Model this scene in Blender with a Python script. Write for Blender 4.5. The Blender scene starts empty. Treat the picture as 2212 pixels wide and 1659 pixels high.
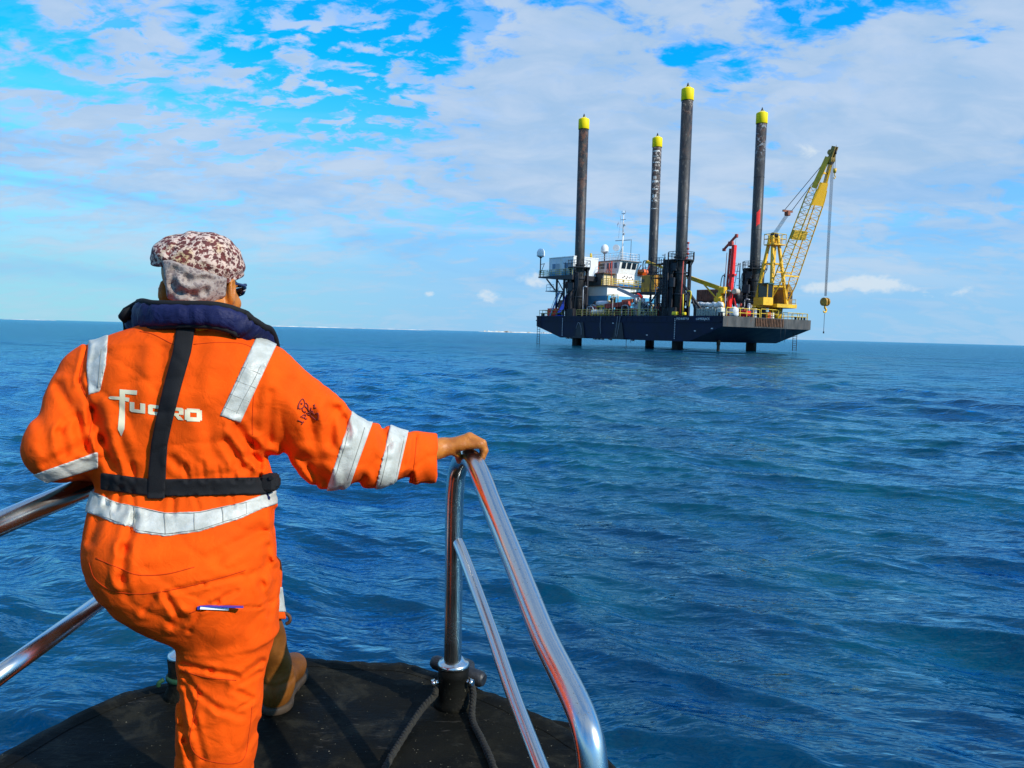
import bpy, math, random
import numpy as np
from mathutils import Vector, Matrix
from mathutils.bvhtree import BVHTree
random.seed(7); RNG = np.random.default_rng(7)
S = bpy.context.scene

# ------------------------------------------------------------------ camera
CAM_H = 2.1
FPX = 770.0                       # focal length in pixels of a 1024 wide frame
PITCH, ROLL = math.radians(-3.86), math.radians(1.5)
fwd = np.array([0, math.cos(PITCH), math.sin(PITCH)])
_r0 = np.array([1.0, 0, 0]); _u0 = np.cross(_r0, fwd)
rgt = math.cos(ROLL) * _r0 + math.sin(ROLL) * _u0
upv = np.cross(rgt, fwd)
CAMP = np.array([0, 0, CAM_H])
cd = bpy.data.cameras.new('camera'); cam = bpy.data.objects.new('camera', cd)
S.collection.objects.link(cam); S.camera = cam
cd.sensor_width = 36; cd.lens = FPX / 1024 * 36; cd.clip_start = 0.05; cd.clip_end = 30000
cam.matrix_world = Matrix(((rgt[0], upv[0], -fwd[0], 0), (rgt[1], upv[1], -fwd[1], 0), (rgt[2], upv[2], -fwd[2], CAM_H), (0, 0, 0, 1)))

# ------------------------------------------------------------------ sun, sky
SUN_EL = math.radians(33); SUN_XY = np.array([0.835, -0.55])
sun_dir = Vector((SUN_XY[0] * math.cos(SUN_EL), SUN_XY[1] * math.cos(SUN_EL), math.sin(SUN_EL)))
sl = bpy.data.lights.new('sun', 'SUN'); so = bpy.data.objects.new('sun', sl); S.collection.objects.link(so)
sl.energy = 5.0; sl.angle = math.radians(0.5); sl.color = (1.0, 0.95, 0.86)
so.rotation_euler = (-sun_dir).to_track_quat('-Z', 'Y').to_euler(); so.location = (30, -30, 60)
S.view_settings.view_transform = 'Standard'; S.view_settings.look = 'None'
S.view_settings.exposure = 0.0; S.view_settings.gamma = 1.0
S.render.engine = 'CYCLES'
S.cycles.use_denoising = True
S.cycles.max_bounces = 6; S.cycles.glossy_bounces = 4; S.cycles.diffuse_bounces = 3; S.cycles.caustics_reflective = False

class NG:
    """small helper round a node tree"""
    def __init__(s, nt): s.nt = nt; nt.nodes.clear()
    def n(s, t, **kw):
        x = s.nt.nodes.new(t)
        for k, v in kw.items(): setattr(x, k, v)
        return x
    def put(s, sock, v):
        if isinstance(v, (int, float)): sock.default_value = v
        elif isinstance(v, (tuple, list)):
            sock.default_value = tuple(v) + ((1.0,) if len(sock.default_value) == 4 and len(v) == 3 else ())
        else: s.nt.links.new(v, sock)
    def m(s, op, a, b=None, c=None, clamp=False):
        x = s.n('ShaderNodeMath', operation=op, use_clamp=clamp)
        for i, v in enumerate((a, b, c)):
            if v is not None: s.put(x.inputs[i], v)
        return x.outputs[0]
    def vm(s, op, a, b=None):
        x = s.n('ShaderNodeVectorMath', operation=op); s.put(x.inputs[0], a)
        if b is not None: s.put(x.inputs[1], b)
        return x.outputs[0]
    def mix(s, f, a, b, blend='MIX'):
        x = s.n('ShaderNodeMix', data_type='RGBA', blend_type=blend, clamp_factor=True)
        s.put(x.inputs[0], f); s.put(x.inputs[6], a); s.put(x.inputs[7], b); return x.outputs[2]
    def noise(s, vec, scale, detail=4, rough=.5, dist=0, lac=2.0):
        x = s.n('ShaderNodeTexNoise'); s.put(x.inputs['Vector'], vec)
        x.inputs['Scale'].default_value = scale; x.inputs['Detail'].default_value = detail
        x.inputs['Roughness'].default_value = rough; x.inputs['Distortion'].default_value = dist
        x.inputs['Lacunarity'].default_value = lac
        return x.outputs[0]
    def ss(s, v, lo, hi, a=0.0, b=1.0):
        x = s.n('ShaderNodeMapRange', interpolation_type='SMOOTHSTEP'); s.put(x.inputs[0], v)
        for i, q in zip((1, 2, 3, 4), (lo, hi, a, b)): x.inputs[i].default_value = q
        return x.outputs[0]

def build_world():
    w = bpy.data.worlds.new('World'); S.world = w; w.use_nodes = True
    g = NG(w.node_tree); nt = w.node_tree
    d = g.n('ShaderNodeTexCoord').outputs['Generated']
    sep = g.n('ShaderNodeSeparateXYZ'); nt.links.new(d, sep.inputs[0]); X, Y, Z = sep.outputs
    sky = g.n('ShaderNodeTexSky', sky_type='NISHITA'); sky.sun_disc = False
    sky.sun_elevation = SUN_EL; sky.sun_rotation = math.atan2(SUN_XY[0], SUN_XY[1])
    sky.air_density = 1.0; sky.dust_density = 0.6; sky.ozone_density = 2.5
    az = g.m('MULTIPLY', g.m('ARCTAN2', X, Y), 57.2958)
    el = g.m('MULTIPLY', g.m('ARCSINE', Z), 57.2958)
    # planar cloud sheet: direction over height
    zz = g.m('ADD', g.m('MAXIMUM', Z, 0.0), 0.30)
    cmb = g.n('ShaderNodeCombineXYZ'); nt.links.new(g.m('DIVIDE', X, zz), cmb.inputs[0]); nt.links.new(g.m('DIVIDE', Y, zz), cmb.inputs[1])
    q = cmb.outputs[0]
    mp = g.n('ShaderNodeMapping'); nt.links.new(q, mp.inputs[0]); mp.inputs['Rotation'].default_value = (0, 0, math.radians(14)); mp.inputs['Scale'].default_value = (.75, 1.15, 1)
    q2 = mp.outputs[0]
    n1 = g.noise(q2, 1.7, 8, .56, .25)
    n2 = g.noise(q2, 8.5, 6, .58, .5)
    n3 = g.noise(q2, 26.0, 4, .6, .4)
    def blob(a0, e0, ra, re, amp):
        da = g.m('DIVIDE', g.m('SUBTRACT', az, a0), ra); de = g.m('DIVIDE', g.m('SUBTRACT', el, e0), re)
        r2 = g.m('ADD', g.m('MULTIPLY', da, da), g.m('MULTIPLY', de, de))
        return g.m('MULTIPLY', g.m('POWER', 2.718, g.m('MULTIPLY', r2, -1.0)), amp)
    cov = g.m('ADD', g.m('MULTIPLY', g.m('SUBTRACT', n1, .5), .9), g.m('MULTIPLY', g.m('SUBTRACT', n2, .5), 1.35))
    cov = g.m('ADD', cov, g.m('MULTIPLY', g.m('SUBTRACT', n3, .5), .50))
    acc = None
    for a0, e0, ra, re, amp in BLOBS:
        b = blob(a0, e0, ra, re, amp); acc = b if acc is None else g.m('ADD', acc, b)
    cov = g.m('ADD', cov, acc)
    mask = g.ss(cov, -.10, .17)
    # small torn puffs inside the clear patch, small holes in the sheet beside it
    pz = g.noise(q2, 17.0, 6, .58, .3); hz_ = g.noise(mp.outputs[0], 14.0, 6, .62, .4)
    reg = g.m('ADD', g.m('ADD', blob(*PUFF_R[0]), blob(*PUFF_R[1])), blob(*PUFF_R[2]), clamp=True)
    mask = g.m('MAXIMUM', mask, g.m('MULTIPLY', g.ss(g.m('ADD', pz, g.m('MULTIPLY', g.m('SUBTRACT', n1, .5), .30)), .49, .60), reg))
    reg2 = g.m('ADD', g.m('ADD', blob(*HOLE_R[0]), blob(*HOLE_R[1])), blob(*HOLE_R[2]), clamp=True)
    mask = g.m('MULTIPLY', mask, g.m('SUBTRACT', 1.0, g.m('MULTIPLY', g.ss(hz_, .50, .62), g.m('MULTIPLY', reg2, .85))))
    base = g.vm('MULTIPLY', sky.outputs[0], SKY_TINT)
    low = g.ss(el, 3.0, 19.0, 1.0, 0.0)
    left = g.ss(az, -34.0, 2.0, 1.0, 0.0)
    hz = g.mix(left, (3.2, 5.7, 8.6), (3.7, 6.8, 8.0))
    base = g.mix(g.m('MULTIPLY', low, .93), base, hz)
    shade = g.ss(g.m('ADD', g.m('MULTIPLY', n2, .6), g.m('MULTIPLY', n1, .5)), .42, .72)
    cl = g.mix(shade, (3.8, 5.6, 7.9), (5.3, 6.6, 8.4))
    # the sheet thins into the haze low down
    thin = g.ss(el, 1.5, 11.0, .30, 1.0)
    col = g.mix(g.m('MULTIPLY', g.m('MULTIPLY', mask, thin), .94), base, cl)
    # faint long bands low in the sky
    cb = g.n('ShaderNodeCombineXYZ'); nt.links.new(g.m('MULTIPLY', az, .045), cb.inputs[0]); nt.links.new(g.m('MULTIPLY', el, .32), cb.inputs[1])
    bn = g.noise(cb.outputs[0], 1.0, 5, .55, .6)
    band = g.m('MULTIPLY', g.ss(bn, .50, .66), g.m('MULTIPLY', g.ss(el, 1.0, 4.0), g.ss(el, 9.0, 15.0, 1.0, 0.0)))
    col = g.mix(g.m('MULTIPLY', band, .45), col, (2.0, 4.9, 9.0))
    wb = g.m('MULTIPLY', g.ss(bn, .50, .36), g.m('MULTIPLY', g.ss(el, 2.0, 5.0), g.ss(el, 10.0, 16.0, 1.0, 0.0)))
    col = g.mix(g.m('MULTIPLY', wb, .4), col, (5.9, 7.2, 8.7))
    # small bright cumulus near the horizon
    puff = None
    cc = g.n('ShaderNodeCombineXYZ'); nt.links.new(az, cc.inputs[0]); nt.links.new(g.m('MULTIPLY', el, 1.6), cc.inputs[1])
    pn = g.noise(cc.outputs[0], .75, 5, .6, .3)
    for a0, e0, ra, re, amp in PUFFS:
        b = blob(a0, e0, ra, re, amp); puff = b if puff is None else g.m('ADD', puff, b)
    pm = g.ss(g.m('ADD', puff, g.m('MULTIPLY', g.m('SUBTRACT', pn, .5), 1.3)), .42, .85)
    pm = g.m('MULTIPLY', pm, g.ss(puff, .08, .3))
    col = g.mix(g.m('MULTIPLY', pm, .8), col, (7.0, 8.0, 8.9))
    bg = g.n('ShaderNodeBackground'); nt.links.new(col, bg.inputs[0]); bg.inputs[1].default_value = 0.1
    out = g.n('ShaderNodeOutputWorld'); nt.links.new(bg.outputs[0], out.inputs[0])
    w.cycles.sampling_method = 'MANUAL'; w.cycles.sample_map_resolution = 512

SKY_TINT = (0.02, 1.85, 3.2)
def dirdeg(x, y):                 # a place in the 2212 wide photograph, as azimuth and elevation
    d = fwd + (x - 1106) / 1663.3 * rgt + (829.5 - y) / 1663.3 * upv
    d = d / np.linalg.norm(d); return math.degrees(math.atan2(d[0], d[1])), math.degrees(math.asin(d[2]))
BLOBS = []
for x, y, rx, ry, amp in ((760, 90, 200, 120, -.46), (640, 40, 120, 70, -.16), (930, 30, 90, 50, -.30), (730, 240, 130, 70, -.34), (430, 80, 60, 40, -.35), (440, 225, 90, 30, -.42), (130, 180, 90, 18, -.45), (560, 120, 60, 60, -.2),
                          (1780, 15, 110, 40, -.60), (1480, 118, 70, 26, -.34), (1600, 165, 70, 30, -.30), (2105, 90, 40, 30, -.3), (1080, 60, 60, 50, -.25), (30, 40, 40, 40, -.3),
                          (220, 120, 330, 150, .22), (1230, 220, 300, 170, .46), (1950, 240, 330, 170, .44), (150, 330, 300, 120, .12), (600, 400, 300, 90, .14), (1300, 360, 320, 90, .15)):
    a, e = dirdeg(x, y); BLOBS.append((a, e, rx / 29.0, ry / 29.0, amp))
BLOBS.append((0, 60, 400, 25, .10))
PUFF_R = [(*dirdeg(740, 120), 13.0, 5.5, 1.0), (*dirdeg(700, 260), 9.0, 3.0, 1.0), (*dirdeg(1780, 20), 6.0, 2.0, .6)]
HOLE_R = [(*dirdeg(330, 130), 14.0, 6.0, 1.0), (*dirdeg(520, 250), 9.0, 3.0, .9), (*dirdeg(1560, 140), 7.0, 3.0, .7)]
PUFFS = []
for x, y, rx, ry, amp in ((1880, 612, 62, 22, 1.0), (1770, 622, 40, 18, .7), (1155, 604, 48, 24, .8), (1055, 640, 40, 20, .7), (925, 636, 16, 12, .6), (2060, 628, 80, 20, .55), (1740, 330, 40, 28, .6), (1975, 470, 70, 18, .35)):
    a, e = dirdeg(x, y); PUFFS.append((a, e, rx / 29.0, ry / 29.0, amp))
build_world()

# ------------------------------------------------------------------ helpers
LOC = {}                          # world location of every object, for parenting without bpy.ops
def link(o, parent=None, loc=(0, 0, 0)):
    S.collection.objects.link(o); loc = np.array(loc, float); LOC[o.name] = loc
    if parent is not None: o.parent = parent; o.location = loc - LOC[parent.name]
    else: o.location = loc
    return o
def tag(o, label=None, cat=None, group=None, kind=None):
    for k, v in (('label', label), ('category', cat), ('group', group), ('kind', kind)):
        if v: o[k] = v
    return o
def thing(name, label, cat, loc=(0, 0, 0), group=None):
    o = bpy.data.objects.new(name, None); o.empty_display_size = .2
    return tag(link(o, None, loc), label, cat, group)
def raw_mesh(name, V, F, material, parent=None, loc=None, smooth=False):
    """V world coordinates; top-level objects get their origin at the middle of their base"""
    V = np.asarray(V, float)
    if loc is None:
        loc = LOC[parent.name] if parent is not None else np.array([(V[:, 0].min() + V[:, 0].max()) / 2, (V[:, 1].min() + V[:, 1].max()) / 2, V[:, 2].min()])
    me = bpy.data.meshes.new(name)
    if isinstance(F, np.ndarray):
        k = F.shape[1]; me.vertices.add(len(V)); me.vertices.foreach_set('co', (V - loc).astype(np.float32).ravel())
        me.loops.add(F.size); me.loops.foreach_set('vertex_index', F.astype(np.int32).ravel())
        me.polygons.add(len(F)); me.polygons.foreach_set('loop_start', (np.arange(len(F)) * k).astype(np.int32))
        me.update(calc_edges=True)
    else:
        me.from_pydata((V - loc).tolist(), [], F); me.update()
    me.materials.append(material)
    if smooth: me.polygons.foreach_set('use_smooth', np.ones(len(me.polygons), bool))
    return link(bpy.data.objects.new(name, me), parent, loc)

class MB:
    """collects simple shapes into one mesh"""
    def __init__(s): s.V = []; s.F = []; s.sm = []
    def add(s, V, F, smooth=False):
        o = len(s.V); s.V += [tuple(map(float, v)) for v in V]; s.F += [tuple(i + o for i in f) for f in F]; s.sm += [smooth] * len(F); return s
    def box(s, lo, hi):
        (a, b, c), (d, e, f) = lo, hi
        return s.add([(a, b, c), (d, b, c), (d, e, c), (a, e, c), (a, b, f), (d, b, f), (d, e, f), (a, e, f)],
                     [(0, 3, 2, 1), (4, 5, 6, 7), (0, 1, 5, 4), (1, 2, 6, 5), (2, 3, 7, 6), (3, 0, 4, 7)])
    def cbox(s, lo, hi, c=.05):
        """box with chamfered vertical and horizontal edges"""
        lo = np.array(lo, float); hi = np.array(hi, float); V = []; idx = {}
        for sx in (0, 1):
            for sy in (0, 1):
                for sz in (0, 1):
                    p = np.where([sx, sy, sz], hi, lo); dv = np.where([sx, sy, sz], -c, c)
                    for ax in range(3):
                        q = p + dv; q[ax] = p[ax]; idx[(sx, sy, sz, ax)] = len(V); V.append(q)
        F = []
        def fc(*k): F.append(tuple(idx[i] for i in k))
        for ax in range(3):
            b, c2 = (ax + 1) % 3, (ax + 2) % 3
            for sd in (0, 1):
                def k(i, j, a=ax):
                    t = [0, 0, 0]; t[ax] = sd; t[b] = i; t[c2] = j; return (*t, a)
                ring = [k(0, 0), k(1, 0), k(1, 1), k(0, 1)]
                fc(*(ring if sd else ring[::-1]))
            for i in (0, 1):
                for j in (0, 1):
                    def e(t0, a):
                        t = [0, 0, 0]; t[ax] = t0; t[b] = i; t[c2] = j; return (*t, a)
                    r = [e(0, b), e(1, b), e(1, c2), e(0, c2)]
                    fc(*(r if (i ^ j) else r[::-1]))
        for sx in (0, 1):
            for sy in (0, 1):
                for sz in (0, 1):
                    r = [(sx, sy, sz, a) for a in range(3)]
                    fc(*(r if (sx + sy + sz) % 2 else r[::-1]))
        return s.add(V, F)
    def prism(s, poly, axis, a, b):
        """poly: 2D outline on the two other axes, extruded along axis from a to b"""
        n = len(poly); V = []
        for t in (a, b):
            for p in poly: v = list(p); v.insert(axis, t); V.append(v)
        F = [tuple(range(n))[::-1], tuple(range(n, 2 * n))] + [(i, (i + 1) % n, n + (i + 1) % n, n + i) for i in range(n)]
        return s.add(V, F)
    def cyl(s, p, q, r, r2=None, n=10, caps=True):
        p = np.array(p, float); q = np.array(q, float); r2 = r if r2 is None else r2; d = q - p; L = np.linalg.norm(d)
        if L < 1e-9: return s
        d /= L; a = np.cross(d, (0, 0, 1) if abs(d[2]) < .9 else (1, 0, 0)); a /= np.linalg.norm(a); b = np.cross(d, a)
        V = [p + r * (math.cos(t) * a + math.sin(t) * b) for t in np.arange(n) * 2 * math.pi / n] + [q + r2 * (math.cos(t) * a + math.sin(t) * b) for t in np.arange(n) * 2 * math.pi / n]
        s.add(V, [(i, (i + 1) % n, n + (i + 1) % n, n + i) for i in range(n)], True)
        if caps: s.F += [tuple(len(s.V) - 2 * n + i for i in range(n))[::-1], tuple(len(s.V) - n + i for i in range(n))]; s.sm += [False, False]
        return s
    def beam(s, p, q, w, h=None):
        p = np.array(p, float); q = np.array(q, float); h = h or w; d = q - p; d /= np.linalg.norm(d)
        a = np.cross(d, (0, 0, 1) if abs(d[2]) < .95 else (1, 0, 0)); a /= np.linalg.norm(a); b = np.cross(a, d)
        V = [e + sx * a * w / 2 + sy * b * h / 2 for e in (p, q) for sx, sy in ((-1, -1), (1, -1), (1, 1), (-1, 1))]
        return s.add(V, [(3, 2, 1, 0), (4, 5, 6, 7), (0, 1, 5, 4), (1, 2, 6, 5), (2, 3, 7, 6), (3, 0, 4, 7)])
    def tube(s, path, r, n=8, caps=True):
        P = [np.array(p, float) for p in path]; m = len(P); R = r if hasattr(r, '__len__') else [r] * m
        d0 = P[1] - P[0]; a = np.cross(d0, (0, 0, 1) if abs(d0[2]) < .9 * np.linalg.norm(d0) else (1, 0, 0)); o = len(s.V)
        for i in range(m):
            d = P[min(i + 1, m - 1)] - P[max(i - 1, 0)]; d = d / max(np.linalg.norm(d), 1e-9)
            a = a - d * (a @ d); a /= np.linalg.norm(a); b = np.cross(d, a)
            for t in range(n):
                th = t * 2 * math.pi / n; s.V.append(tuple(P[i] + R[i] * (math.cos(th) * a + math.sin(th) * b)))
        for i in range(m - 1):
            for t in range(n):
                s.F.append((o + i * n + t, o + i * n + (t + 1) % n, o + (i + 1) * n + (t + 1) % n, o + (i + 1) * n + t)); s.sm.append(True)
        if caps: s.F += [tuple(o + t for t in range(n))[::-1], tuple(o + (m - 1) * n + t for t in range(n))]; s.sm += [False, False]
        return s
    def lathe(s, prof, c=(0, 0, 0), n=20):
        """prof: (radius, z) from bottom to top"""
        o = len(s.V); m = len(prof)
        for r, z in prof:
            for t in range(n):
                th = t * 2 * math.pi / n; s.V.append((c[0] + r * math.cos(th), c[1] + r * math.sin(th), c[2] + z))
        for i in range(m - 1):
            for t in range(n):
                s.F.append((o + i * n + t, o + i * n + (t + 1) % n, o + (i + 1) * n + (t + 1) % n, o + (i + 1) * n + t)); s.sm.append(True)
        s.F += [tuple(o + t for t in range(n))[::-1], tuple(o + (m - 1) * n + t for t in range(n))]; s.sm += [False, False]
        return s
    def rail(s, pts, h=1.1, r=.035, step=1.5, rows=(1.0, .52), closed=False):
        P = [np.array(p, float) for p in pts]
        if closed: P = P + [P[0]]
        for a, b in zip(P[:-1], P[1:]):
            L = np.linalg.norm(b - a); k = max(1, round(L / step))
            for f in rows: s.cyl(a + (0, 0, h * f), b + (0, 0, h * f), r, n=5, caps=False)
            for i in range(k + 1):
                c = a + (b - a) * i / k; s.cyl(c, c + (0, 0, h), r, n=5, caps=False)
        return s
    def ladder(s, p, q, side, w=.5, r=.03, step=.35):
        p = np.array(p, float); q = np.array(q, float); sd = np.array(side, float); sd /= np.linalg.norm(sd)
        s.cyl(p - sd * w / 2, q - sd * w / 2, r, n=5); s.cyl(p + sd * w / 2, q + sd * w / 2, r, n=5)
        k = int(np.linalg.norm(q - p) / step)
        for i in range(k):
            c = p + (q - p) * (i + .5) / k; s.cyl(c - sd * w / 2, c + sd * w / 2, r * .8, n=4)
        return s
    def build(s, name, material, parent=None, frame=None, loc=None):
        V = np.array(s.V)
        if frame is not None: V = frame(V)
        o = raw_mesh(name, V, s.F, material, parent, loc)
        o.data.polygons.foreach_set('use_smooth', np.array(s.sm, bool)); return o

MATS = {}
def mat(name, col, rough=.6, metal=0.0, var=.15, vscale=3.0, col2=None, c2scale=2.0, c2=(.55, .7), bump=0.0, bscale=40.0, stretch=(1, 1, 1), spec=.5):
    """painted / metal / cloth surface: a base colour with mottling, optional stains with a shape of their own, fine bump"""
    if name in MATS: return MATS[name]
    m = bpy.data.materials.new(name); MATS[name] = m; m.use_nodes = True; g = NG(m.node_tree); nt = m.node_tree
    pos = g.n('ShaderNodeNewGeometry').outputs['Position']
    mp = g.n('ShaderNodeMapping'); nt.links.new(pos, mp.inputs[0]); mp.inputs['Scale'].default_value = stretch; p = mp.outputs[0]
    p_ = g.n('ShaderNodeBsdfPrincipled'); nz = g.noise(p, vscale, 5, .6)
    dark = tuple(c * (1 - var) for c in col); lite = tuple(min(1, c * (1 + var)) for c in col)
    c = g.mix(g.ss(nz, .3, .7), dark, lite)
    if col2 is not None:
        k = g.ss(g.noise(p, c2scale, 7, .65, .3), c2[0], c2[1]); c = g.mix(k, c, col2)
    g.put(p_.inputs['Base Color'], c)
    rr = g.ss(nz, .25, .75, max(0, rough - .08), min(1, rough + .08)); g.put(p_.inputs['Roughness'], rr)
    p_.inputs['Metallic'].default_value = metal; p_.inputs['Specular IOR Level'].default_value = spec
    if bump:
        b = g.n('ShaderNodeBump'); b.inputs['Strength'].default_value = 1.0; b.inputs['Distance'].default_value = bump
        nt.links.new(g.noise(p, bscale, 3, .6), b.inputs['Height']); nt.links.new(b.outputs[0], p_.inputs['Normal'])
    o = g.n('ShaderNodeOutputMaterial'); nt.links.new(p_.outputs[0], o.inputs[0]); return m

def spline(pts, k=10):
    """Catmull-Rom through pts (any dimension)"""
    P = np.array(pts, float); P = np.vstack([2 * P[0] - P[1], P, 2 * P[-1] - P[-2]]); out = []
    for i in range(1, len(P) - 2):
        for t in np.arange(k) / k:
            a, b, c, d = P[i - 1], P[i], P[i + 1], P[i + 2]
            out.append(.5 * (2 * b + (c - a) * t + (2 * a - 5 * b + 4 * c - d) * t * t + (3 * b - a - 3 * c + d) * t ** 3))
    out.append(P[-2]); return np.array(out)

def cf(x, y, d):                  # a sighting in the photograph (2212 wide) at a distance, in the camera's axes
    return np.array([(x - 1106) / 1663.3 * d, d, (829.5 - y) / 1663.3 * d])
def c2w(P):
    P = np.asarray(P, float); return CAMP + P[..., 0:1] * rgt + P[..., 1:2] * fwd + P[..., 2:3] * upv
def at(x, y, d): return c2w(cf(x, y, d))
def on_plane(x, y, z):
    d = fwd + (x - 1106) / 1663.3 * rgt + (829.5 - y) / 1663.3 * upv; return CAMP + d * ((z - CAM_H) / d[2])

# ------------------------------------------------------------------ sea
def build_sea():
    rows = [0.6]; r = .6
    while r < 14000:
        px = r * r / 1617.0
        dr = max(.028, px * (.9 if r < 10 else .30)); dr = min(dr, r * .06); r += dr; rows.append(r)
    R = np.array(rows)
    th = np.concatenate([np.linspace(-math.pi, -.72, 60, endpoint=False), np.linspace(-.72, .72, 1000, endpoint=False), np.linspace(.72, math.pi, 60, endpoint=False)])
    nr, nc = len(R), len(th)
    RR, TT = np.meshgrid(R, th, indexing='ij')
    X = RR * np.sin(TT); Y = RR * np.cos(TT); Zt = np.zeros_like(X); DX = np.zeros_like(X); DY = np.zeros_like(X)
    dR = np.gradient(R); sp = np.maximum(dR, R * .00145)[:, None]
    N = 96; lam = np.exp(np.linspace(math.log(.22), math.log(14.0), N))
    for i in range(N):
        l = lam[i]; k = 2 * math.pi / l
        ang = math.radians(-118) + RNG.normal(0, .46 if l < 2 else .36)
        s = .035 * (1.4 if l < 2.5 else 1.0) * (.45 if l > 4 else 1) * RNG.uniform(.6, 1.35)
        a = s / k; kx, ky = k * math.cos(ang), k * math.sin(ang)
        att = np.clip((l / sp - 2.0) / 2.0, 0, 1)
        # gusts: each band of waves comes and goes in patches
        ph = kx * X + ky * Y + RNG.uniform(0, 6.28)
        gx = .75 + .5 * np.sin(X * RNG.uniform(-.5, .5) / max(l, .5) + Y * RNG.uniform(-.4, .4) / max(l, .5) + RNG.uniform(0, 6.28))
        A = a * att * gx
        Zt += A * np.cos(ph); DX -= A * math.cos(ang) * np.sin(ph); DY -= A * math.sin(ang) * np.sin(ph)
    X = X + DX * .9; Y = Y + DY * .9
    V = np.stack([X, Y, Zt], -1).reshape(-1, 3)
    I = np.arange(nr * nc).reshape(nr, nc); J = np.roll(I, -1, 1)
    F = np.stack([I[:-1], J[:-1], J[1:], I[1:]], -1).reshape(-1, 4)
    m = bpy.data.materials.new('sea_water'); m.use_nodes = True; g = NG(m.node_tree); nt = m.node_tree
    pos = g.n('ShaderNodeNewGeometry').outputs['Position']
    # body colour of the water under a rough skin: the sky's mirror is capped, as on a choppy sea whose facets lean to the eye
    big = g.noise(pos, .06, 3, .5); mid = g.noise(pos, .45, 4, .55)
    c = g.mix(g.ss(g.m('ADD', g.m('MULTIPLY', big, .6), g.m('MULTIPLY', mid, .4)), .38, .62), SEA_A, SEA_B)
    df = g.n('ShaderNodeBsdfDiffuse'); g.put(df.inputs['Color'], c)
    gl = g.n('ShaderNodeBsdfGlossy'); gl.inputs['Roughness'].default_value = .07; g.put(gl.inputs['Color'], (.40, .80, 1.0))
    mp = g.n('ShaderNodeMapping'); nt.links.new(pos, mp.inputs[0]); mp.inputs['Rotation'].default_value = (0, 0, math.radians(28)); mp.inputs['Scale'].default_value = (.55, 1.25, 1)
    ln = g.n('ShaderNodeVectorMath', operation='LENGTH'); nt.links.new(pos, ln.inputs[0])
    amp = g.ss(ln.outputs['Value'], 12.0, 110.0, 1.0, 2.3)         # ripples take over where the mesh has become too coarse for them
    h = g.m('ADD', g.m('MULTIPLY', g.noise(mp.outputs[0], 6.5, 3, .52, .2), .040), g.m('MULTIPLY', g.noise(mp.outputs[0], 1.5, 3, .5, .2), .085))
    h = g.m('ADD', g.m('MULTIPLY', h, amp), g.m('MULTIPLY', g.noise(mp.outputs[0], .35, 3, .5), g.m('MULTIPLY', g.m('SUBTRACT', amp, 1.0), .5)))
    b = g.n('ShaderNodeBump'); b.inputs['Strength'].default_value = 1.0; b.inputs['Distance'].default_value = 1.0
    nt.links.new(h, b.inputs['Height'])
    for q in (df, gl): nt.links.new(b.outputs[0], q.inputs['Normal'])
    fr = g.n('ShaderNodeFresnel'); fr.inputs['IOR'].default_value = 1.333; nt.links.new(b.outputs[0], fr.inputs['Normal'])
    ms = g.n('ShaderNodeMixShader'); nt.links.new(g.m('MINIMUM', g.m('MULTIPLY', fr.outputs[0], 1.6), .74), ms.inputs[0]); nt.links.new(df.outputs[0], ms.inputs[1]); nt.links.new(gl.outputs[0], ms.inputs[2])
    o = g.n('ShaderNodeOutputMaterial'); nt.links.new(ms.outputs[0], o.inputs[0])
    o = raw_mesh('sea', V, F, m, None, np.zeros(3), True); tag(o, kind='structure')
SEA_A, SEA_B = (0.0003, .024, .066), (0.0004, .062, .084)
build_sea()

def build_islands():
    sand = mat('island_sand', (.70, .64, .54), .9, var=.2, vscale=.05)
    D = 3200.0
    for x0, x1, yc, hmax, seed, town in ((545, 775, 706, 3.4, 1, False), (770, 930, 709, 2.2, 2, False), (1030, 1205, 717.5, 4.2, 3, True), (0, 120, 689.5, 1.8, 4, False)):
        rn = random.Random(seed); k = 60; V = []; F = []
        for i in range(k + 1):
            t = i / k; X = (x0 + (x1 - x0) * t - 1106) / 1663.3 * D
            e = math.sin(math.pi * t) ** .4
            h = e * hmax * (.45 + .55 * abs(math.sin(t * 9 + seed * 2) * math.cos(t * 23 + seed)) + rn.uniform(-.1, .12))
            V += [(X, D - 25, -.5), (X, D - 8, h * .8), (X, D + 8, h), (X, D + 30, -.5)]
        for i in range(k):
            for j in range(3): a = i * 4 + j; F.append((a, a + 4, a + 5, a + 1))
        mb = MB(); mb.add(V, F, False)
        if town:
            for i in range(46):
                t = rn.uniform(.08, .95); X = (x0 + (x1 - x0) * t - 1106) / 1663.3 * D; w = rn.uniform(2, 7); h = rn.uniform(2.5, 6.5)
                mb.box((X - w / 2, D - 14, 0), (X + w / 2, D - 6, h))
        o = mb.build('sand_island', sand); tag(o, kind='structure')
build_islands()

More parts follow.
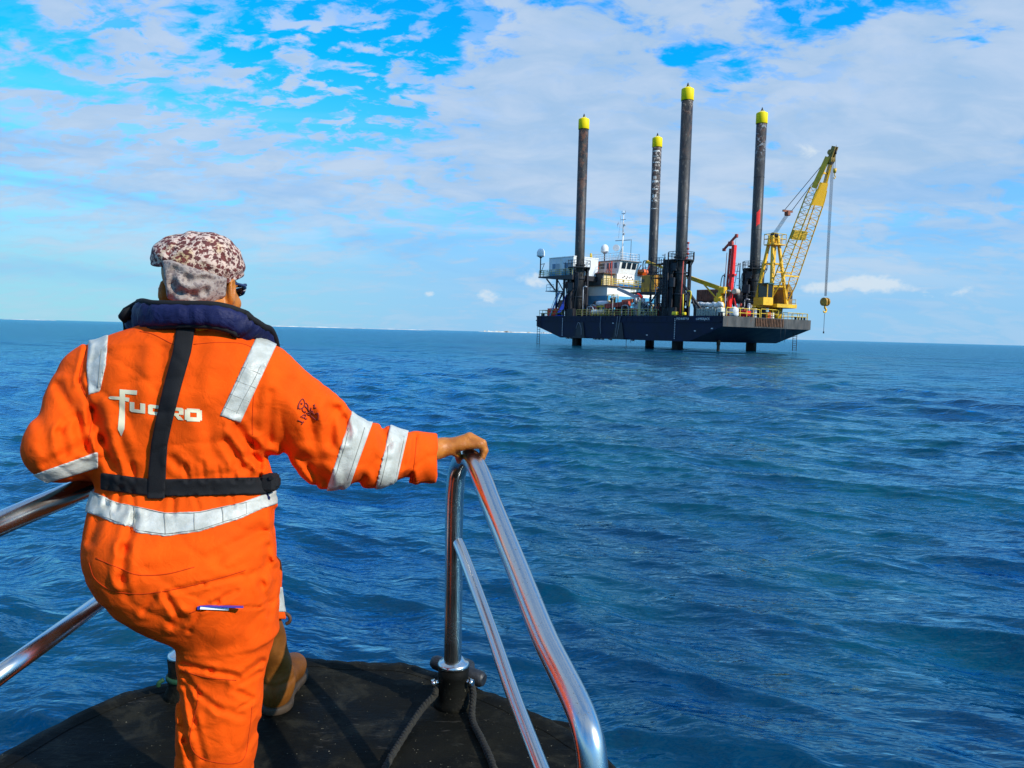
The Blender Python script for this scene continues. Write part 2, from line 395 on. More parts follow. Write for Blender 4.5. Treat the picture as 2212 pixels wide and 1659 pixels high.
# ------------------------------------------------------------------ the small boat we stand on
steel = None
def make_steel():
    m = bpy.data.materials.new('polished_steel'); m.use_nodes = True; g = NG(m.node_tree); nt = m.node_tree
    pos = g.n('ShaderNodeNewGeometry').outputs['Position']; p = g.n('ShaderNodeBsdfPrincipled')
    n1 = g.noise(pos, 14, 5, .6); n2 = g.noise(pos, 160, 3, .6)
    sp = g.m('MULTIPLY', g.ss(n2, .62, .70), g.ss(n1, .46, .62))
    g.put(p.inputs['Base Color'], g.mix(sp, (.62, .61, .58), (.34, .28, .19)))
    g.put(p.inputs['Roughness'], g.m('ADD', g.ss(n1, .3, .7, .20, .27), g.m('MULTIPLY', sp, .15)))
    p.inputs['Metallic'].default_value = 1.0
    b = g.n('ShaderNodeBump'); b.inputs['Distance'].default_value = .0002; nt.links.new(n1, b.inputs['Height']); nt.links.new(b.outputs[0], p.inputs['Normal'])
    o = g.n('ShaderNodeOutputMaterial'); nt.links.new(p.outputs[0], o.inputs[0]); return m

DECK_Z = 0.95
def build_boat():
    steel = make_steel()
    # worn black rubber with pale scuffs and grit
    m = bpy.data.materials.new('worn_black_rubber'); m.use_nodes = True; g = NG(m.node_tree); nt = m.node_tree
    pos = g.n('ShaderNodeNewGeometry').outputs['Position']; p = g.n('ShaderNodeBsdfPrincipled')
    n1 = g.noise(pos, 3.0, 6, .65, .4)
    mp = g.n('ShaderNodeMapping'); nt.links.new(pos, mp.inputs[0]); mp.inputs['Rotation'].default_value = (0, 0, .6); mp.inputs['Scale'].default_value = (14, 70, 30)
    scr = g.noise(mp.outputs[0], 1.0, 3, .6, .6); grit = g.noise(pos, 130, 2, .5); grit2 = g.noise(pos, 45, 3, .6)
    c = g.mix(g.m('MULTIPLY', g.ss(g.noise(pos, 8, 6, .7, .5), .48, .66), .8), g.mix(g.ss(n1, .35, .7), (.003, .003, .0022), (.0095, .009, .006)), (.022, .020, .013))
    c = g.mix(g.m('MULTIPLY', g.ss(scr, .62, .72), g.m('MULTIPLY', g.ss(g.noise(pos, 6, 3, .5), .46, .60), .7)), c, (.050, .046, .038))
    c = g.mix(g.m('MULTIPLY', g.m('MULTIPLY', g.ss(grit, .69, .74), g.ss(grit2, .52, .60)), .7), c, (.30, .27, .18))
    g.put(p.inputs['Base Color'], c); g.put(p.inputs['Roughness'], g.ss(n1, .3, .7, .55, .85)); p.inputs['Specular IOR Level'].default_value = .07
    b = g.n('ShaderNodeBump'); b.inputs['Distance'].default_value = .0035; b.inputs['Strength'].default_value = 1
    nt.links.new(g.m('ADD', g.noise(pos, 22, 5, .65), g.m('MULTIPLY', scr, .4)), b.inputs['Height']); nt.links.new(b.outputs[0], p.inputs['Normal'])
    o = g.n('ShaderNodeOutputMaterial'); nt.links.new(p.outputs[0], o.inputs[0]); rubber = m
    dark = mat('black_painted_steel', (.012, .012, .013), .5, var=.4, vscale=20, bump=.002, bscale=60)
    boat = thing('workboat', 'small workboat with black rubber covered bow and polished steel handrails', 'boat', (-.35, 1.5, .1))
    # bow outline seen at the water side, on the deck plane
    px = [(-140, 1700), (0, 1621), (114, 1556), (259, 1493), (305, 1480), (382, 1464), (470, 1440), (560, 1424), (637, 1417), (700, 1417), (756, 1423), (830, 1424), (890, 1429), (960, 1448), (1025, 1474), (1078, 1493), (1132, 1516), (1172, 1538), (1215, 1556), (1270, 1590), (1330, 1640)]
    out = [on_plane(x, y, DECK_Z)[:2] for x, y in px]
    L0, R0 = out[0], out[-1]
    full = [(L0[0] - .5, -3.2), (L0[0] - .42, 0.2), (L0[0] - .2, 1.1)] + [tuple(o_) for o_ in out] + [(R0[0] + .25, 1.3), (R0[0] + .5, .2), (R0[0] + .55, -3.2)]
    sp = spline(full, 5); cen = np.array([-.42, 1.2])
    # rings from the deck over the rounded rim down to below the water
    ring = [(-.085, 0.0, 0), (-.07, 0.001, 0), (-.055, .003, 1), (-.02, -.002, 1), (.0, -.018, 1), (.012, -.05, 1), (.012, -.30, 1), (-.02, -.42, 1), (-.22, -1.3, 1)]
    nrm = np.gradient(sp, axis=0); nrm = np.stack([-nrm[:, 1], nrm[:, 0]], 1); nrm /= np.linalg.norm(nrm, axis=1)[:, None] + 1e-9
    V = []; F = []; n = len(sp); rn = random.Random(3)
    wob = np.array([.002 * math.sin(i * .7) + .0012 * math.sin(i * 1.9 + 1) + rn.uniform(-.001, .001) for i in range(n)])
    for off, dz, k in ring:
        for i in range(n):
            q = sp[i] + nrm[i] * (off + wob[i] * k); V.append((q[0], q[1], DECK_Z + dz + k * wob[i] * .6))
    for r in range(len(ring) - 1):
        for i in range(n - 1): F.append((r * n + i, r * n + i + 1, (r + 1) * n + i + 1, (r + 1) * n + i))
    # deck sheet: strips from the rim ring to the line where the raised bow ends
    back = 1.70; o0 = len(V)
    e1 = [np.array(V[2 * n + i][:2]) for i in range(n)]
    def cross(i, k): t = (back - e1[i][1]) / (e1[k][1] - e1[i][1]); return e1[i] + (e1[k] - e1[i]) * t
    a = next(i for i in range(n) if e1[i][1] > back); c_ = next(i for i in range(n - 1, -1, -1) if e1[i][1] > back)
    poly = [cross(a - 1, a)] + e1[a:c_ + 1] + [cross(c_ + 1, c_)]
    V += [(p_[0], p_[1], DECK_Z - .0012) for p_ in poly]; F.append(tuple(range(o0, o0 + len(poly)))[::-1])
    # step down to the lower foredeck
    xs0, xs1 = poly[0][0], poly[-1][0]; o1 = len(V); zl = DECK_Z - .30
    V += [(xs0, back, DECK_Z - .003), (xs1, back, DECK_Z - .003), (xs1, back, zl), (xs0, back, zl), (xs0 - .1, -3.0, zl), (xs1 + .2, -3.0, zl)]
    F += [(o1, o1 + 1, o1 + 2, o1 + 3), (o1 + 3, o1 + 2, o1 + 5, o1 + 4)]
    raw_mesh('bow_fender', V, F, rubber, boat, None, True)
    # side decks, a skin proud of the deck sheet
    mb = MB()
    for lo_, hi_ in ((0, n // 2), (n // 2, n)):
        ids = [i for i in range(lo_, hi_) if sp[i][1] < 1.78]
        W = [(sp[i][0] + nrm[i][0] * o_, sp[i][1] + nrm[i][1] * o_, DECK_Z + z_) for i in ids for o_, z_ in ((-.08, .004), (-.30, .005), (-.32, -.34))]
        mb.add(W, [(3 * k + j, 3 * k + 3 + j, 3 * k + 4 + j, 3 * k + 1 + j) for k in range(len(ids) - 1) for j in (0, 1)])
    mb.build('side_deck', rubber, boat)
    # second fender lobe on the far side of the seam
    mb = MB(); a = on_plane(1180, 1545, DECK_Z); b_ = on_plane(1262, 1578, DECK_Z)
    pts = spline([(a[0] + .00, a[1] - .01, DECK_Z - .03), (a[0] + .05, a[1] + .045, DECK_Z - .035), (a[0] + .13, a[1] - .0, DECK_Z - .04), (b_[0] + .05, b_[1] - .12, DECK_Z - .05), (b_[0] + .13, b_[1] - .5, DECK_Z - .06), (b_[0] + .2, b_[1] - 1.1, DECK_Z - .06)], 6)
    pts = pts - np.array([.03, .03, .045]); mb.tube(pts, .052, 12); mb.build('side_fender', rubber, boat)
    # handrails: starboard
    def railing(pts, d, name, k=8):
        mb = MB(); P = spline([at(*q) for q in pts], k); mb.tube(P, d / 2, 24); return mb.build(name, steel, boat)
    base = on_plane(978, 1520, DECK_Z)
    dB = float((base - CAMP) @ fwd)
    sb = [(977, 1497, dB), (978, 1400, dB - .025), (980, 1250, dB - .06), (981, 1120, dB - .10), (983, 1058, dB - .125), (988, 1018, dB - .145), (1000, 994, dB - .19), (1016, 990, dB - .26), (1035, 1020, dB - .33), (1060, 1085, dB - .42), (1090, 1160, dB - .52), (1122, 1240, dB - .62), (1150, 1312, dB - .71), (1180, 1385, dB - .80), (1212, 1450, dB - .88), (1244, 1515, dB - .95), (1268, 1578, dB - 1.0), (1280, 1645, dB - 1.02), (1286, 1760, dB - 1.03), (1290, 1960, dB - 1.04), (1290, 2200, dB - 1.04), (1290, 2520, dB - 1.04)]
    railing(sb, .054, 'handrail', 9)
    railing([(982, 1160, dB - .085), (1000, 1198, dB - .14), (1060, 1360, dB - .38), (1110, 1505, dB - .58), (1165, 1650, dB - .76), (1284, 1960, dB - 1.03)], .034, 'lower_rail')
    # collar weld, socket, locking bolts
    mb = MB(); mb.lathe([(.036, 0), (.047, .004), (.049, .012), (.045, .019), (.035, .022), (.030, .030), (.026, .034)], (base[0], base[1], DECK_Z + .115), 28)
    mb.build('rail_collar', steel, boat)
    mb = MB(); mb.lathe([(.064, -.01), (.055, .012), (.047, .03), (.046, .09), (.0485, .1175), (.03, .1178)], (base[0], base[1], DECK_Z), 28); mb.build('rail_socket', rubber, boat)
    for ang, zz in ((math.radians(188), .075), (math.radians(-14), .082)):
        mb = MB(); dv = np.array([math.cos(ang), math.sin(ang) - .25, 0]); dv /= np.linalg.norm(dv); c = np.array([base[0], base[1], DECK_Z + zz])
        mb.cyl(c + dv * .04, c + dv * .060, .006, n=10); mb.cyl(c + dv * .058, c + dv * .070, .0115, .010, n=6); mb.build('locking_bolt', steel, boat)
    # port side: post mostly behind the man, top rail and lower rail towards us
    pb = on_plane(398, 1500, DECK_Z); dP = float((pb - CAMP) @ fwd)
    railing([(398, 1478, dP), (402, 1300, dP - .03), (404, 1100, dP - .08), (402, 1020, dP - .10), (392, 985, dP - .14), (360, 980, dP - .22), (300, 1003, dP - .38), (220, 1038, dP - .56), (130, 1076, dP - .67), (0, 1131, dP - .79), (-160, 1206, dP - .93), (-330, 1330, dP - 1.02), (-420, 1500, dP - 1.03), (-440, 1750, dP - 1.03), (-440, 2125, dP - 1.03)], .052, 'handrail', 9)
    railing([(402, 1165, dP - .06), (330, 1219, dP - .30), (220, 1297, dP - .62), (110, 1378, dP - .86), (0, 1457, dP - .98), (-120, 1550, dP - 1.01), (-438, 1800, dP - 1.03)], .036, 'lower_rail')
    mb = MB(); mb.lathe([(.036, 0), (.047, .004), (.049, .012), (.045, .019), (.035, .022), (.026, .030)], (pb[0], pb[1], DECK_Z + .115), 28); mb.build('rail_collar', steel, boat)
    mb = MB(); mb.lathe([(.064, -.01), (.055, .012), (.047, .03), (.046, .09), (.0485, .1175), (.03, .1178)], (pb[0], pb[1], DECK_Z), 28); mb.build('rail_socket', rubber, boat)
    mb = MB(); c = np.array([pb[0], pb[1], DECK_Z + .06]); mb.lathe([(.050, -.008), (.053, -.004), (.053, .004), (.050, .008)], c, 24)
    mb.tube(spline([c + (-.05, -.03, 0), c + (-.062, -.035, -.008), c + (-.066, -.032, -.02)], 5), .007, 7); mb.build('tape_wrap', mat('green_tape', (.006, .05, .015), .7), boat)
    # horned mooring post at the stem, behind the starboard rail post
    cl = on_plane(992, 1466, DECK_Z); mb = MB()
    mb.lathe([(.065, -.12), (.06, 0), (.052, .02), (.05, .05), (.03, .056)], (cl[0], cl[1], DECK_Z), 20)
    p0 = at(934, 1428, float((cl - CAMP) @ fwd) + .02); p1 = at(1046, 1470, float((cl - CAMP) @ fwd) - .06)
    mid = (p0 + p1) / 2; pth = [p0, p0 + (p1 - p0) * .06, p0 + (p1 - p0) * .3, mid, p0 + (p1 - p0) * .7, p0 + (p1 - p0) * .94, p1]
    mb.tube(pth, [.017, .023, .0255, .026, .0265, .0255, .019], 14); mb.build('mooring_post', dark, boat)
    # frayed rope made fast round the socket: three strands laid up
    hemp = mat('old_rope', (.016, .014, .009), .95, var=.5, vscale=60, col2=(.06, .05, .028), c2scale=90, c2=(.60, .7), bump=.003, bscale=220)
    q = [on_plane(790, 1775, DECK_Z), on_plane(830, 1672, DECK_Z), on_plane(868, 1605, DECK_Z), on_plane(908, 1552, DECK_Z), on_plane(938, 1530, DECK_Z)]
    w = [np.array([p_[0], p_[1], DECK_Z + .011 + (.03 if i == 4 else .012 if i == 3 else 0)]) for i, p_ in enumerate(q)]
    w += [base + (-.052, -.03, .052), base + (-.035, .055, .056), base + (.035, .055, .054), base + (.062, -.01, .046)]
    q2 = [on_plane(1020, 1560, DECK_Z), on_plane(1040, 1605, DECK_Z), on_plane(1062, 1655, DECK_Z), on_plane(1090, 1740, DECK_Z), on_plane(1110, 1800, DECK_Z)]
    w += [np.array([p_[0], p_[1], DECK_Z + .011]) for p_ in q2]
    P = spline(w, 16); mb = MB(); up = np.array([0, 0, 1.0]); ln = np.concatenate([[0], np.cumsum(np.linalg.norm(np.diff(P, axis=0), axis=1))])
    T = np.gradient(P, axis=0); T /= np.linalg.norm(T, axis=1)[:, None]; A = np.cross(T, up); A /= np.linalg.norm(A, axis=1)[:, None] + 1e-9; B = np.cross(A, T)
    for s_ in range(3):
        ph = ln / .040 * 2 * math.pi + s_ * 2.0944
        mb.tube(P + .0050 * (np.cos(ph)[:, None] * A + np.sin(ph)[:, None] * B), .0060, 7)
    tag(mb.build('mooring_rope', hemp), 'frayed three strand rope looped round the base of the steel rail post', 'rope')
    return boat
boat = build_boat()

# ------------------------------------------------------------------ the jack-up barge, in its own axes: u along the hull, v across, z up
RC = np.array([25.8196, 121.136, 0.0]); RU = np.array([.61798, -.78619, 0]); RV = np.array([.78619, .61798, 0])
def rig(V): V = np.asarray(V, float); return RC + V[..., 0:1] * RU + V[..., 1:2] * RV + V[..., 2:3] * np.array([0, 0, 1.0])
def rigdir(V): V = np.asarray(V, float); return V[..., 0:1] * RU + V[..., 1:2] * RV + V[..., 2:3] * np.array([0, 0, 1.0])
def rt(name, label, cat, c, group=None): return thing(name, label, cat, rig(np.array(c, float)), group)
LEGS = [(0.0, 0.0), (-23.13, 0.0), (0.2, 19.15), (-22.9, 19.15)]   # near, left, right, far
DK = 5.15
def text_mesh(s, size):
    c = bpy.data.curves.new('t', 'FONT'); c.body = s; c.size = size; c.extrude = .01; c.align_x = 'CENTER'
    o = bpy.data.objects.new('t', c); me = bpy.data.meshes.new_from_object(o)
    V = np.array([v.co[:] for v in me.vertices]); F = [tuple(p.vertices) for p in me.polygons]
    bpy.data.objects.remove(o); bpy.data.curves.remove(c); bpy.data.meshes.remove(me); return V, F

def build_rig():
    navy = mat('navy_hull_paint', (.0035, .008, .028), .5, var=.35, vscale=.5, col2=(.014, .010, .014), c2scale=.9, c2=(.62, .78), bump=.01, bscale=2, spec=.2)
    rustgrey = mat('scraped_grey_steel', (.055, .054, .050), .75, var=.55, vscale=.9, col2=(.10, .045, .02), c2scale=1.3, c2=(.58, .70), stretch=(1, 1, .35))
    dark = mat('dark_steel', (.006, .006, .011), .55, var=.4, vscale=1.5, col2=(.022, .013, .010), c2scale=2.0, c2=(.62, .74))
    dark2 = mat('dark_grey_steel', (.018, .018, .021), .6, var=.4, vscale=1.5)
    yel = mat('crane_yellow_paint', (.78, .44, .010), .45, var=.18, vscale=1.2, col2=(.25, .11, .02), c2scale=1.6, c2=(.66, .78))
    yrail = mat('rail_yellow_paint', (.62, .43, .03), .5, var=.25, vscale=1.0)
    capy = mat('leg_cap_yellow', (.88, .67, .003), .6, var=.03, vscale=.8, spec=.2)
    white = mat('white_paint', (.78, .76, .70), .5, var=.06, vscale=.8, col2=(.45, .33, .22), c2scale=1.2, c2=(.70, .82))
    cream = mat('cream_paint', (.62, .50, .26), .55, var=.2, vscale=1.0)
    blue = mat('pale_blue_paint', (.055, .29, .48), .5, var=.12, vscale=.9)
    glass = mat('dark_window_glass', (.010, .012, .016), .08, var=.2)
    red = mat('rig_red_paint', (.72, .016, .012), .42, var=.15, vscale=1.2)
    dred = mat('dull_red_steel', (.40, .055, .035), .65, var=.3, vscale=1.6)
    orange = mat('lifeboat_orange', (.82, .13, .008), .45, var=.12)
    grey = mat('light_grey_steel', (.36, .37, .38), .55, var=.25, vscale=1.5)
    rope = mat('steel_wire', (.05, .055, .07), .5, metal=.3)
    mark = mat('white_marking', (.70, .70, .70), .6, var=.1)
    galv = mat('galvanised_steel', (.30, .32, .34), .45, metal=.4, var=.2)

    barge = rt('jackup_barge', 'dark navy jack-up barge standing on four tall black legs with yellow caps', 'barge', (-11, 9.3, 0))
    hull_pts = [(-32, DK), (10, DK), (10, 3.72), (3.9, 1.35), (-25.2, 1.35), (-32, 3.35)]
    mb = MB(); mb.prism(hull_pts, 1, -2.2, 20.9)
    hull = mb.build('hull', navy, barge, rig)
    mb = MB()
    mb.box((-32.1, -2.32, 4.28), (9.7, -2.2, 4.46)); mb.box((-32.05, -2.27, DK - .18), (9.9, -2.2, DK + .10))
    for u in np.arange(-31, 9, 1.22): mb.box((u, -2.235, 4.46), (u + .05, -2.2, DK - .18))
    mb.build('rub_rail', navy, hull, rig)
    mb = MB(); mb.box((10.0, -2.2, 3.72), (10.09, 20.9, DK + .12))
    mb.build('bow_plate', rustgrey, hull, rig)
    mb = MB()
    for v in np.arange(5.6, 13.0, .42): mb.box((10.08, v, 3.9), (10.26, v + .16, DK + .02))
    mb.build('timber_fender', mat('weathered_timber', (.13, .065, .035), .85, var=.5, vscale=2.5), hull, rig)
    mb = MB(); rn = random.Random(5)
    for i, (u, z0) in enumerate([(-24.6, DK)] * 1 + [(1.25, DK)] * 1):
        for k in range(12):
            z = 4.7 - k * .27; mb = MB(); mb.box((u - .07, -2.345, z), (u + .07 + .03 * (k % 2), -2.32, z + .12)); mb.build('draught_mark', mark, hull, rig)
    for a in (-24.0, -23.0, -17, -16.1, -15.2, -13.3, -8.2): mb = MB(); mb.cbox((a, -2.0, 1.15), (a + .5, -1.5, 1.345), .03); mb.build('hull_anode', mark, hull, rig)
    for a, z in ((-12.2, 3.95), (-4.6, 2.1), (4.9, 2.9), (8.0, 3.3)): mb = MB(); mb.cbox((a, -2.26, z), (a + .34, -2.2, z + .16), .02); mb.build('hull_outlet', mark, hull, rig)
    for s, uc, w in (('IMO 8187754', 2.75, 2.35), ('LUMBERJACK', 6.55, 2.5)):
        V, F = text_mesh(s, .52); V[:, 0] *= w / np.ptp(V[:, 0]); V2 = np.stack([uc + V[:, 0], -2.36 - V[:, 2], 4.62 + V[:, 1] * .95], 1)
        raw_mesh('hull_lettering', rig(V2), F, mark, hull)
    # legs
    def leg_mat(name, kind):
        m = bpy.data.materials.new(name); m.use_nodes = True; g = NG(m.node_tree); nt = m.node_tree
        pos = g.n('ShaderNodeNewGeometry').outputs['Position']; p = g.n('ShaderNodeBsdfPrincipled'); sep = g.n('ShaderNodeSeparateXYZ'); nt.links.new(pos, sep.inputs[0]); z = sep.outputs[2]
        mp = g.n('ShaderNodeMapping'); nt.links.new(pos, mp.inputs[0]); mp.inputs['Scale'].default_value = (1, 1, .3); st = mp.outputs[0]
        a = g.noise(st, 1.4, 6, .65); b = g.noise(pos, 1.1, 6, .7, .5); d = g.noise(st, 3.2, 5, .65)
        c = g.mix(g.ss(a, .35, .68), (.010, .010, .012), (.036, .034, .030))
        c = g.mix(g.m('MULTIPLY', g.ss(d, .58, .68), .6), c, (.16, .15, .12))
        rustz = {'near': (26, 40), 'left': (10, 40), 'right': (33, 40), 'far': (22, 40)}[kind]
        up_ = g.ss(z, rustz[0], rustz[1] - 4)
        c = g.mix(g.m('MULTIPLY', g.ss(b, .50, .60), g.m('MULTIPLY', up_, {'left': .6, 'near': .3}.get(kind, .2))), c, (.15, .060, .028))
        if kind in ('near', 'right', 'far'):
            zz = {'near': (35.2, 37.8), 'right': (31.0, 34.5), 'far': (26.5, 29)}[kind]
            c = g.mix(g.m('MULTIPLY', g.ss(g.noise(pos, 1.6, 5, .7, .6), .51, .60), g.ss(z, *zz)), c, {'near': (.20, .16, .12), 'right': (.20, .22, .23), 'far': (.34, .30, .26)}[kind])
            c = g.mix(g.m('MULTIPLY', g.ss(g.noise(pos, 1.9, 5, .7, .9), .55, .6), g.ss(z, *zz)), c, (.09, .045, .03))
        g.put(p.inputs['Base Color'], c); g.put(p.inputs['Roughness'], g.ss(a, .3, .7, .42, .7))
        bp = g.n('ShaderNodeBump'); bp.inputs['Distance'].default_value = .03; nt.links.new(b, bp.inputs['Height']); nt.links.new(bp.outputs[0], p.inputs['Normal'])
        o = g.n('ShaderNodeOutputMaterial'); nt.links.new(p.outputs[0], o.inputs[0]); return m
    for (u, v), kind in zip(LEGS, ('near', 'left', 'right', 'far')):
        mb = MB(); mb.cyl((u, v, -5), (u, v, 38.35), .88, n=36)
        for z in (8.2, 11.5, 20.5, 29.3): mb.cyl((u, v, z), (u, v, z + .06), .895, n=36)
        # jacking holes down the seaward side
        L = mb.build('leg', leg_mat('leg_steel_' + kind, kind), barge, rig)
        L['label'] = {'near': 'tallest looking nearest leg, peeling near its top', 'left': 'rust streaked leg', 'right': 'leg with grey weathered top and a red paint mark', 'far': 'leg with flaking white bands'}[kind]
        mb = MB(); mb.lathe([(.93, 38.25), (.965, 38.30), (.965, 39.92), (.93, 40.02), (.55, 40.22), (.2, 40.3)], (u, v, 0), 36)
        mb.cyl((u - .55, v, 40.1), (u - .2, v, 40.55), .05, n=6); mb.cyl((u + .55, v, 40.1), (u + .2, v, 40.55), .05, n=6); mb.cyl((u - .25, v, 40.5), (u + .25, v, 40.5), .06, n=6)
        mb.build('leg_cap', capy, L, rig)
        mb = MB(); mb.lathe([(.10, 40.5), (.16, 40.55), (.16, 40.72), (.09, 40.78), (.09, 40.95), (.03, 41.0)], (u, v, 0), 10); mb.build('navigation_lamp', dark, L, rig)
        if kind == 'right':
            mb = MB(); V = []; F = []; k = 14
            for i in range(k + 1):
                for j in range(4):
                    th = math.radians(-62 + j * 13) ; z = 21.0 + 2.5 * i / k + .5 * j * .28 + (.12 * math.sin(i * 2.1 + j)); V.append((u + .895 * math.cos(th), v + .895 * math.sin(th), z))
            for i in range(k):
                for j in range(3): a = i * 4 + j; F.append((a, a + 1, a + 5, a + 4))
            mb.add(V, F, True); mb.build('red_paint_mark', mat('signal_red', (.9, .03, .02), .5, var=.05), L, rig)
        if kind == 'far':
            rn = random.Random(9)
            for z, h, wd in ((37.3, .25, 1), (35.2, .22, 1), (33.6, .2, .9), (32.2, .5, .5), (31.5, .35, .9), (30.1, .25, .8), (28.6, .6, .6), (27.9, .3, .8), (26.5, .12, .9), (36.4, .12, .8)):
                mb = MB(); V = []; F = []; k = 16; lo = -100 + (1 - wd) * 30
                for i in range(k + 1):
                    th = math.radians(lo + 90 * wd * i / k); e = .08 * rn.uniform(-1, 1)
                    for zz in (z + e, z + h + e): V.append((u + .897 * math.cos(th), v + .897 * math.sin(th), zz))
                for i in range(k):
                    if rn.random() < .82: F.append((2 * i, 2 * i + 2, 2 * i + 3, 2 * i + 1))
                mb.add(V, F, True); mb.build('white_band', mat('flaking_white', (.68, .66, .60), .7, var=.3, vscale=4), L, rig)
    # jacking towers: one built, three copies
    jack = MB()
    for a, b in ((-1.3, -1.05), (-1.3, .2), (-.6, -1.35), (.7, 1.35), (-1.2, 1.3)):
        jack.beam((a, b, DK), (a, b, 13.9), .42, .42)
    for z in (7.6, 9.6, 11.6, 13.6):
        for p, q in (((-1.3, -1.3), (-.5, -1.3)), ((.8, 1.3), (-1.3, 1.3)), ((-1.3, 1.3), (-1.3, -1.3))): jack.beam((*p, z), (*q, z), .24, .3)
    for z in (5.6, 7.6, 9.6):
        for p, q in (((-1.3, -1.4), (-.5, -1.4)), ((-1.35, 1.25), (-1.35, -1.25))):
            jack.cyl((*p, z), (*q, z + 2), .06, n=6); jack.cyl((*q, z), (*p, z + 2), .06, n=6)
    jack.cbox((-1.75, -1.6, DK), (.3, 1.6, 6.6), .1); jack.cbox((-1.45, -1.2, 6.6), (-.7, 1.0, 9.0), .1); jack.cbox((-1.5, -.9, 10.0), (-.9, .9, 12.6), .1); jack.cbox((-1.2, -1.5, 7.4), (-.5, -1.1, 8.9), .06); jack.cbox((-.5, -1.55, 12.2), (.35, -1.15, 13.5), .06)
    for z in (8.6, 11.9, 14.3): jack.lathe([(.92, z), (1.12, z), (1.12, z + .22), (.92, z + .22)], n=24)
    for a, b in ((-1.05, 0), (1.0, .35), (-.45, -1.02), (0, 1.08)):
        jack.cyl((a * 1.2, b * 1.2, 6.9), (a * 1.2, b * 1.2, 9.2), .17, n=8); jack.cyl((a * 1.2, b * 1.2, 9.2), (a * 1.2, b * 1.2, 11.4), .09, n=8)
    jack.cbox((-1.95, -1.15, 6.9), (-1.5, -.3, 8.7), .05); jack.cbox((-1.9, .2, 7.1), (-1.5, 1.0, 10.2), .05); jack.cbox((-1.1, -1.75, 9.7), (.2, -1.35, 11.2), .05)
    for k in range(5): jack.tube(spline([(-1.5 + .1 * k, -1.4, 13.2), (-1.7 + .12 * k, -1.75, 11.0 - .3 * k), (-1.2 + .2 * k, -1.6, 9.0)], 5), .04, 5)
    plat = MB()
    rim = [(2.1 * math.cos(math.radians(a)), 2.1 * math.sin(math.radians(a))) for a in np.arange(22.5, 382.5, 45)]
    for i in range(8):
        p, q = np.array(rim[i]), np.array(rim[(i + 1) % 8]); f = .92 / 2.1
        plat.add([(*p, 14.0), (*q, 14.0), (*(q * f), 14.0), (*(p * f), 14.0), (*p, 13.84), (*q, 13.84), (*(q * f), 13.84), (*(p * f), 13.84)],
                 [(0, 1, 2, 3), (7, 6, 5, 4), (4, 5, 1, 0)])
        plat.beam((*(p * .98), 13.84), (*(p * .6), 12.4), .10, .10)
    prail = MB(); prail.rail([(*p, 14.0) for p in rim], 1.15, .045, 1.0, (1.0, .55), True)
    lad = MB(); lad.ladder((-1.75, -1.75, DK + .1), (-1.75, -1.75, 14.9), (1, -1, 0), .55, .045, .4)
    for z in np.arange(7.5, 14.8, 1.2):
        c = [(-1.75 + .45 * math.cos(t) * -.7 - .1, -1.75 + .45 * math.sin(t) * -.7 - .1, z) for t in np.linspace(-.9, 2.4, 7)]; lad.tube(c, .03, 4)
    protos = None
    for i, (u, v) in enumerate(LEGS):
        loc = rig(np.array([u, v, 0.0]))
        if protos is None:
            j = raw_mesh('jacking_tower', rigdir(np.array(jack.V)) + loc, jack.F, dark, barge, loc)
            subs = [raw_mesh(nm, rigdir(np.array(b_.V)) + loc, b_.F, mt, j, loc) for nm, b_, mt in (('work_platform', plat, dark2), ('guard_rail', prail, dark2), ('ladder', lad, dark2))]
            protos = (j, subs)
        else:
            j, subs = protos; c = j.copy(); S.collection.objects.link(c); c.parent = barge; c.location = loc - LOC['jackup_barge']; LOC[c.name] = loc
            for s_ in subs: d = s_.copy(); S.collection.objects.link(d); d.parent = c; d.location = (0, 0, 0); LOC[d.name] = loc
    # near tower extras: rack ladder, scaffold, red mast pipe
    mb = MB(); mb.ladder((-1.35, -1.9, 6.6), (-1.35, -1.9, 14.2), (1, 0, 0), .95, .10, .62)
    mb.box((-1.55, -1.9, 6.6), (-1.15, -1.7, 14.0)); mb.build('jacking_rack', dark, barge, rig)
    mb = MB()
    for a in (-4.6, -3.6, -2.6):
        for b in (-1.6, .2): mb.cyl((a, b, DK), (a, b, 14.2 if a > -4 else 14.6), .07, n=6)
    for z in (7.2, 9.3, 11.2, 13.4):
        mb.box((-4.7, -1.7, z), (-1.6, .3, z + .09))
        mb.rail([(-4.7, -1.7, z), (-1.7, -1.7, z)], 1.0, .035, 1.5)
    mb.cyl((-4.6, -1.6, 7.2), (-2.6, -1.6, 9.3), .05, n=5); mb.cyl((-2.6, -1.6, 9.3), (-4.6, -1.6, 11.2), .05, n=5); mb.cyl((-4.6, -1.6, 11.2), (-2.6, -1.6, 13.4), .05, n=5)
    mb.build('access_scaffold', dark, barge, rig)
    mb = MB(); mb.cyl((1.55, -1.6, 5.6), (1.75, -1.5, 13.6), .09, n=7); mb.cyl((1.75, -1.5, 13.6), (2.35, -1.3, 14.2), .09, n=7); mb.cyl((2.35, -1.3, 14.2), (2.35, -1.3, 16.3), .07, n=7)
    for z in (14.6, 15.3, 16.2): mb.cbox((2.2, -1.45, z), (2.52, -1.15, z + .28), .04)
    mb.build('fire_monitor_pipe', dred, barge, rig)
    mb = MB(); mb.cyl((.9, -.9, 10.6), (5.4, -.3, 5.4), .20, n=10); mb.cyl((1.0, .9, 10.0), (2.6, 1.2, 5.2), .15, n=8); mb.build('raking_brace', dark2, barge, rig)
    # right tower ladder cage seen against the sky
    mb = MB(); mb.ladder((-3.6, 16.7, 5.4), (-2.6, 17.6, 15.0), (1, .2, 0), 1.1, .05, .9)
    for k in np.linspace(-.5, .5, 4): mb.cyl((-3.6 + k, 16.4, 5.4), (-2.7 + k, 17.2, 14.8), .035, n=4)
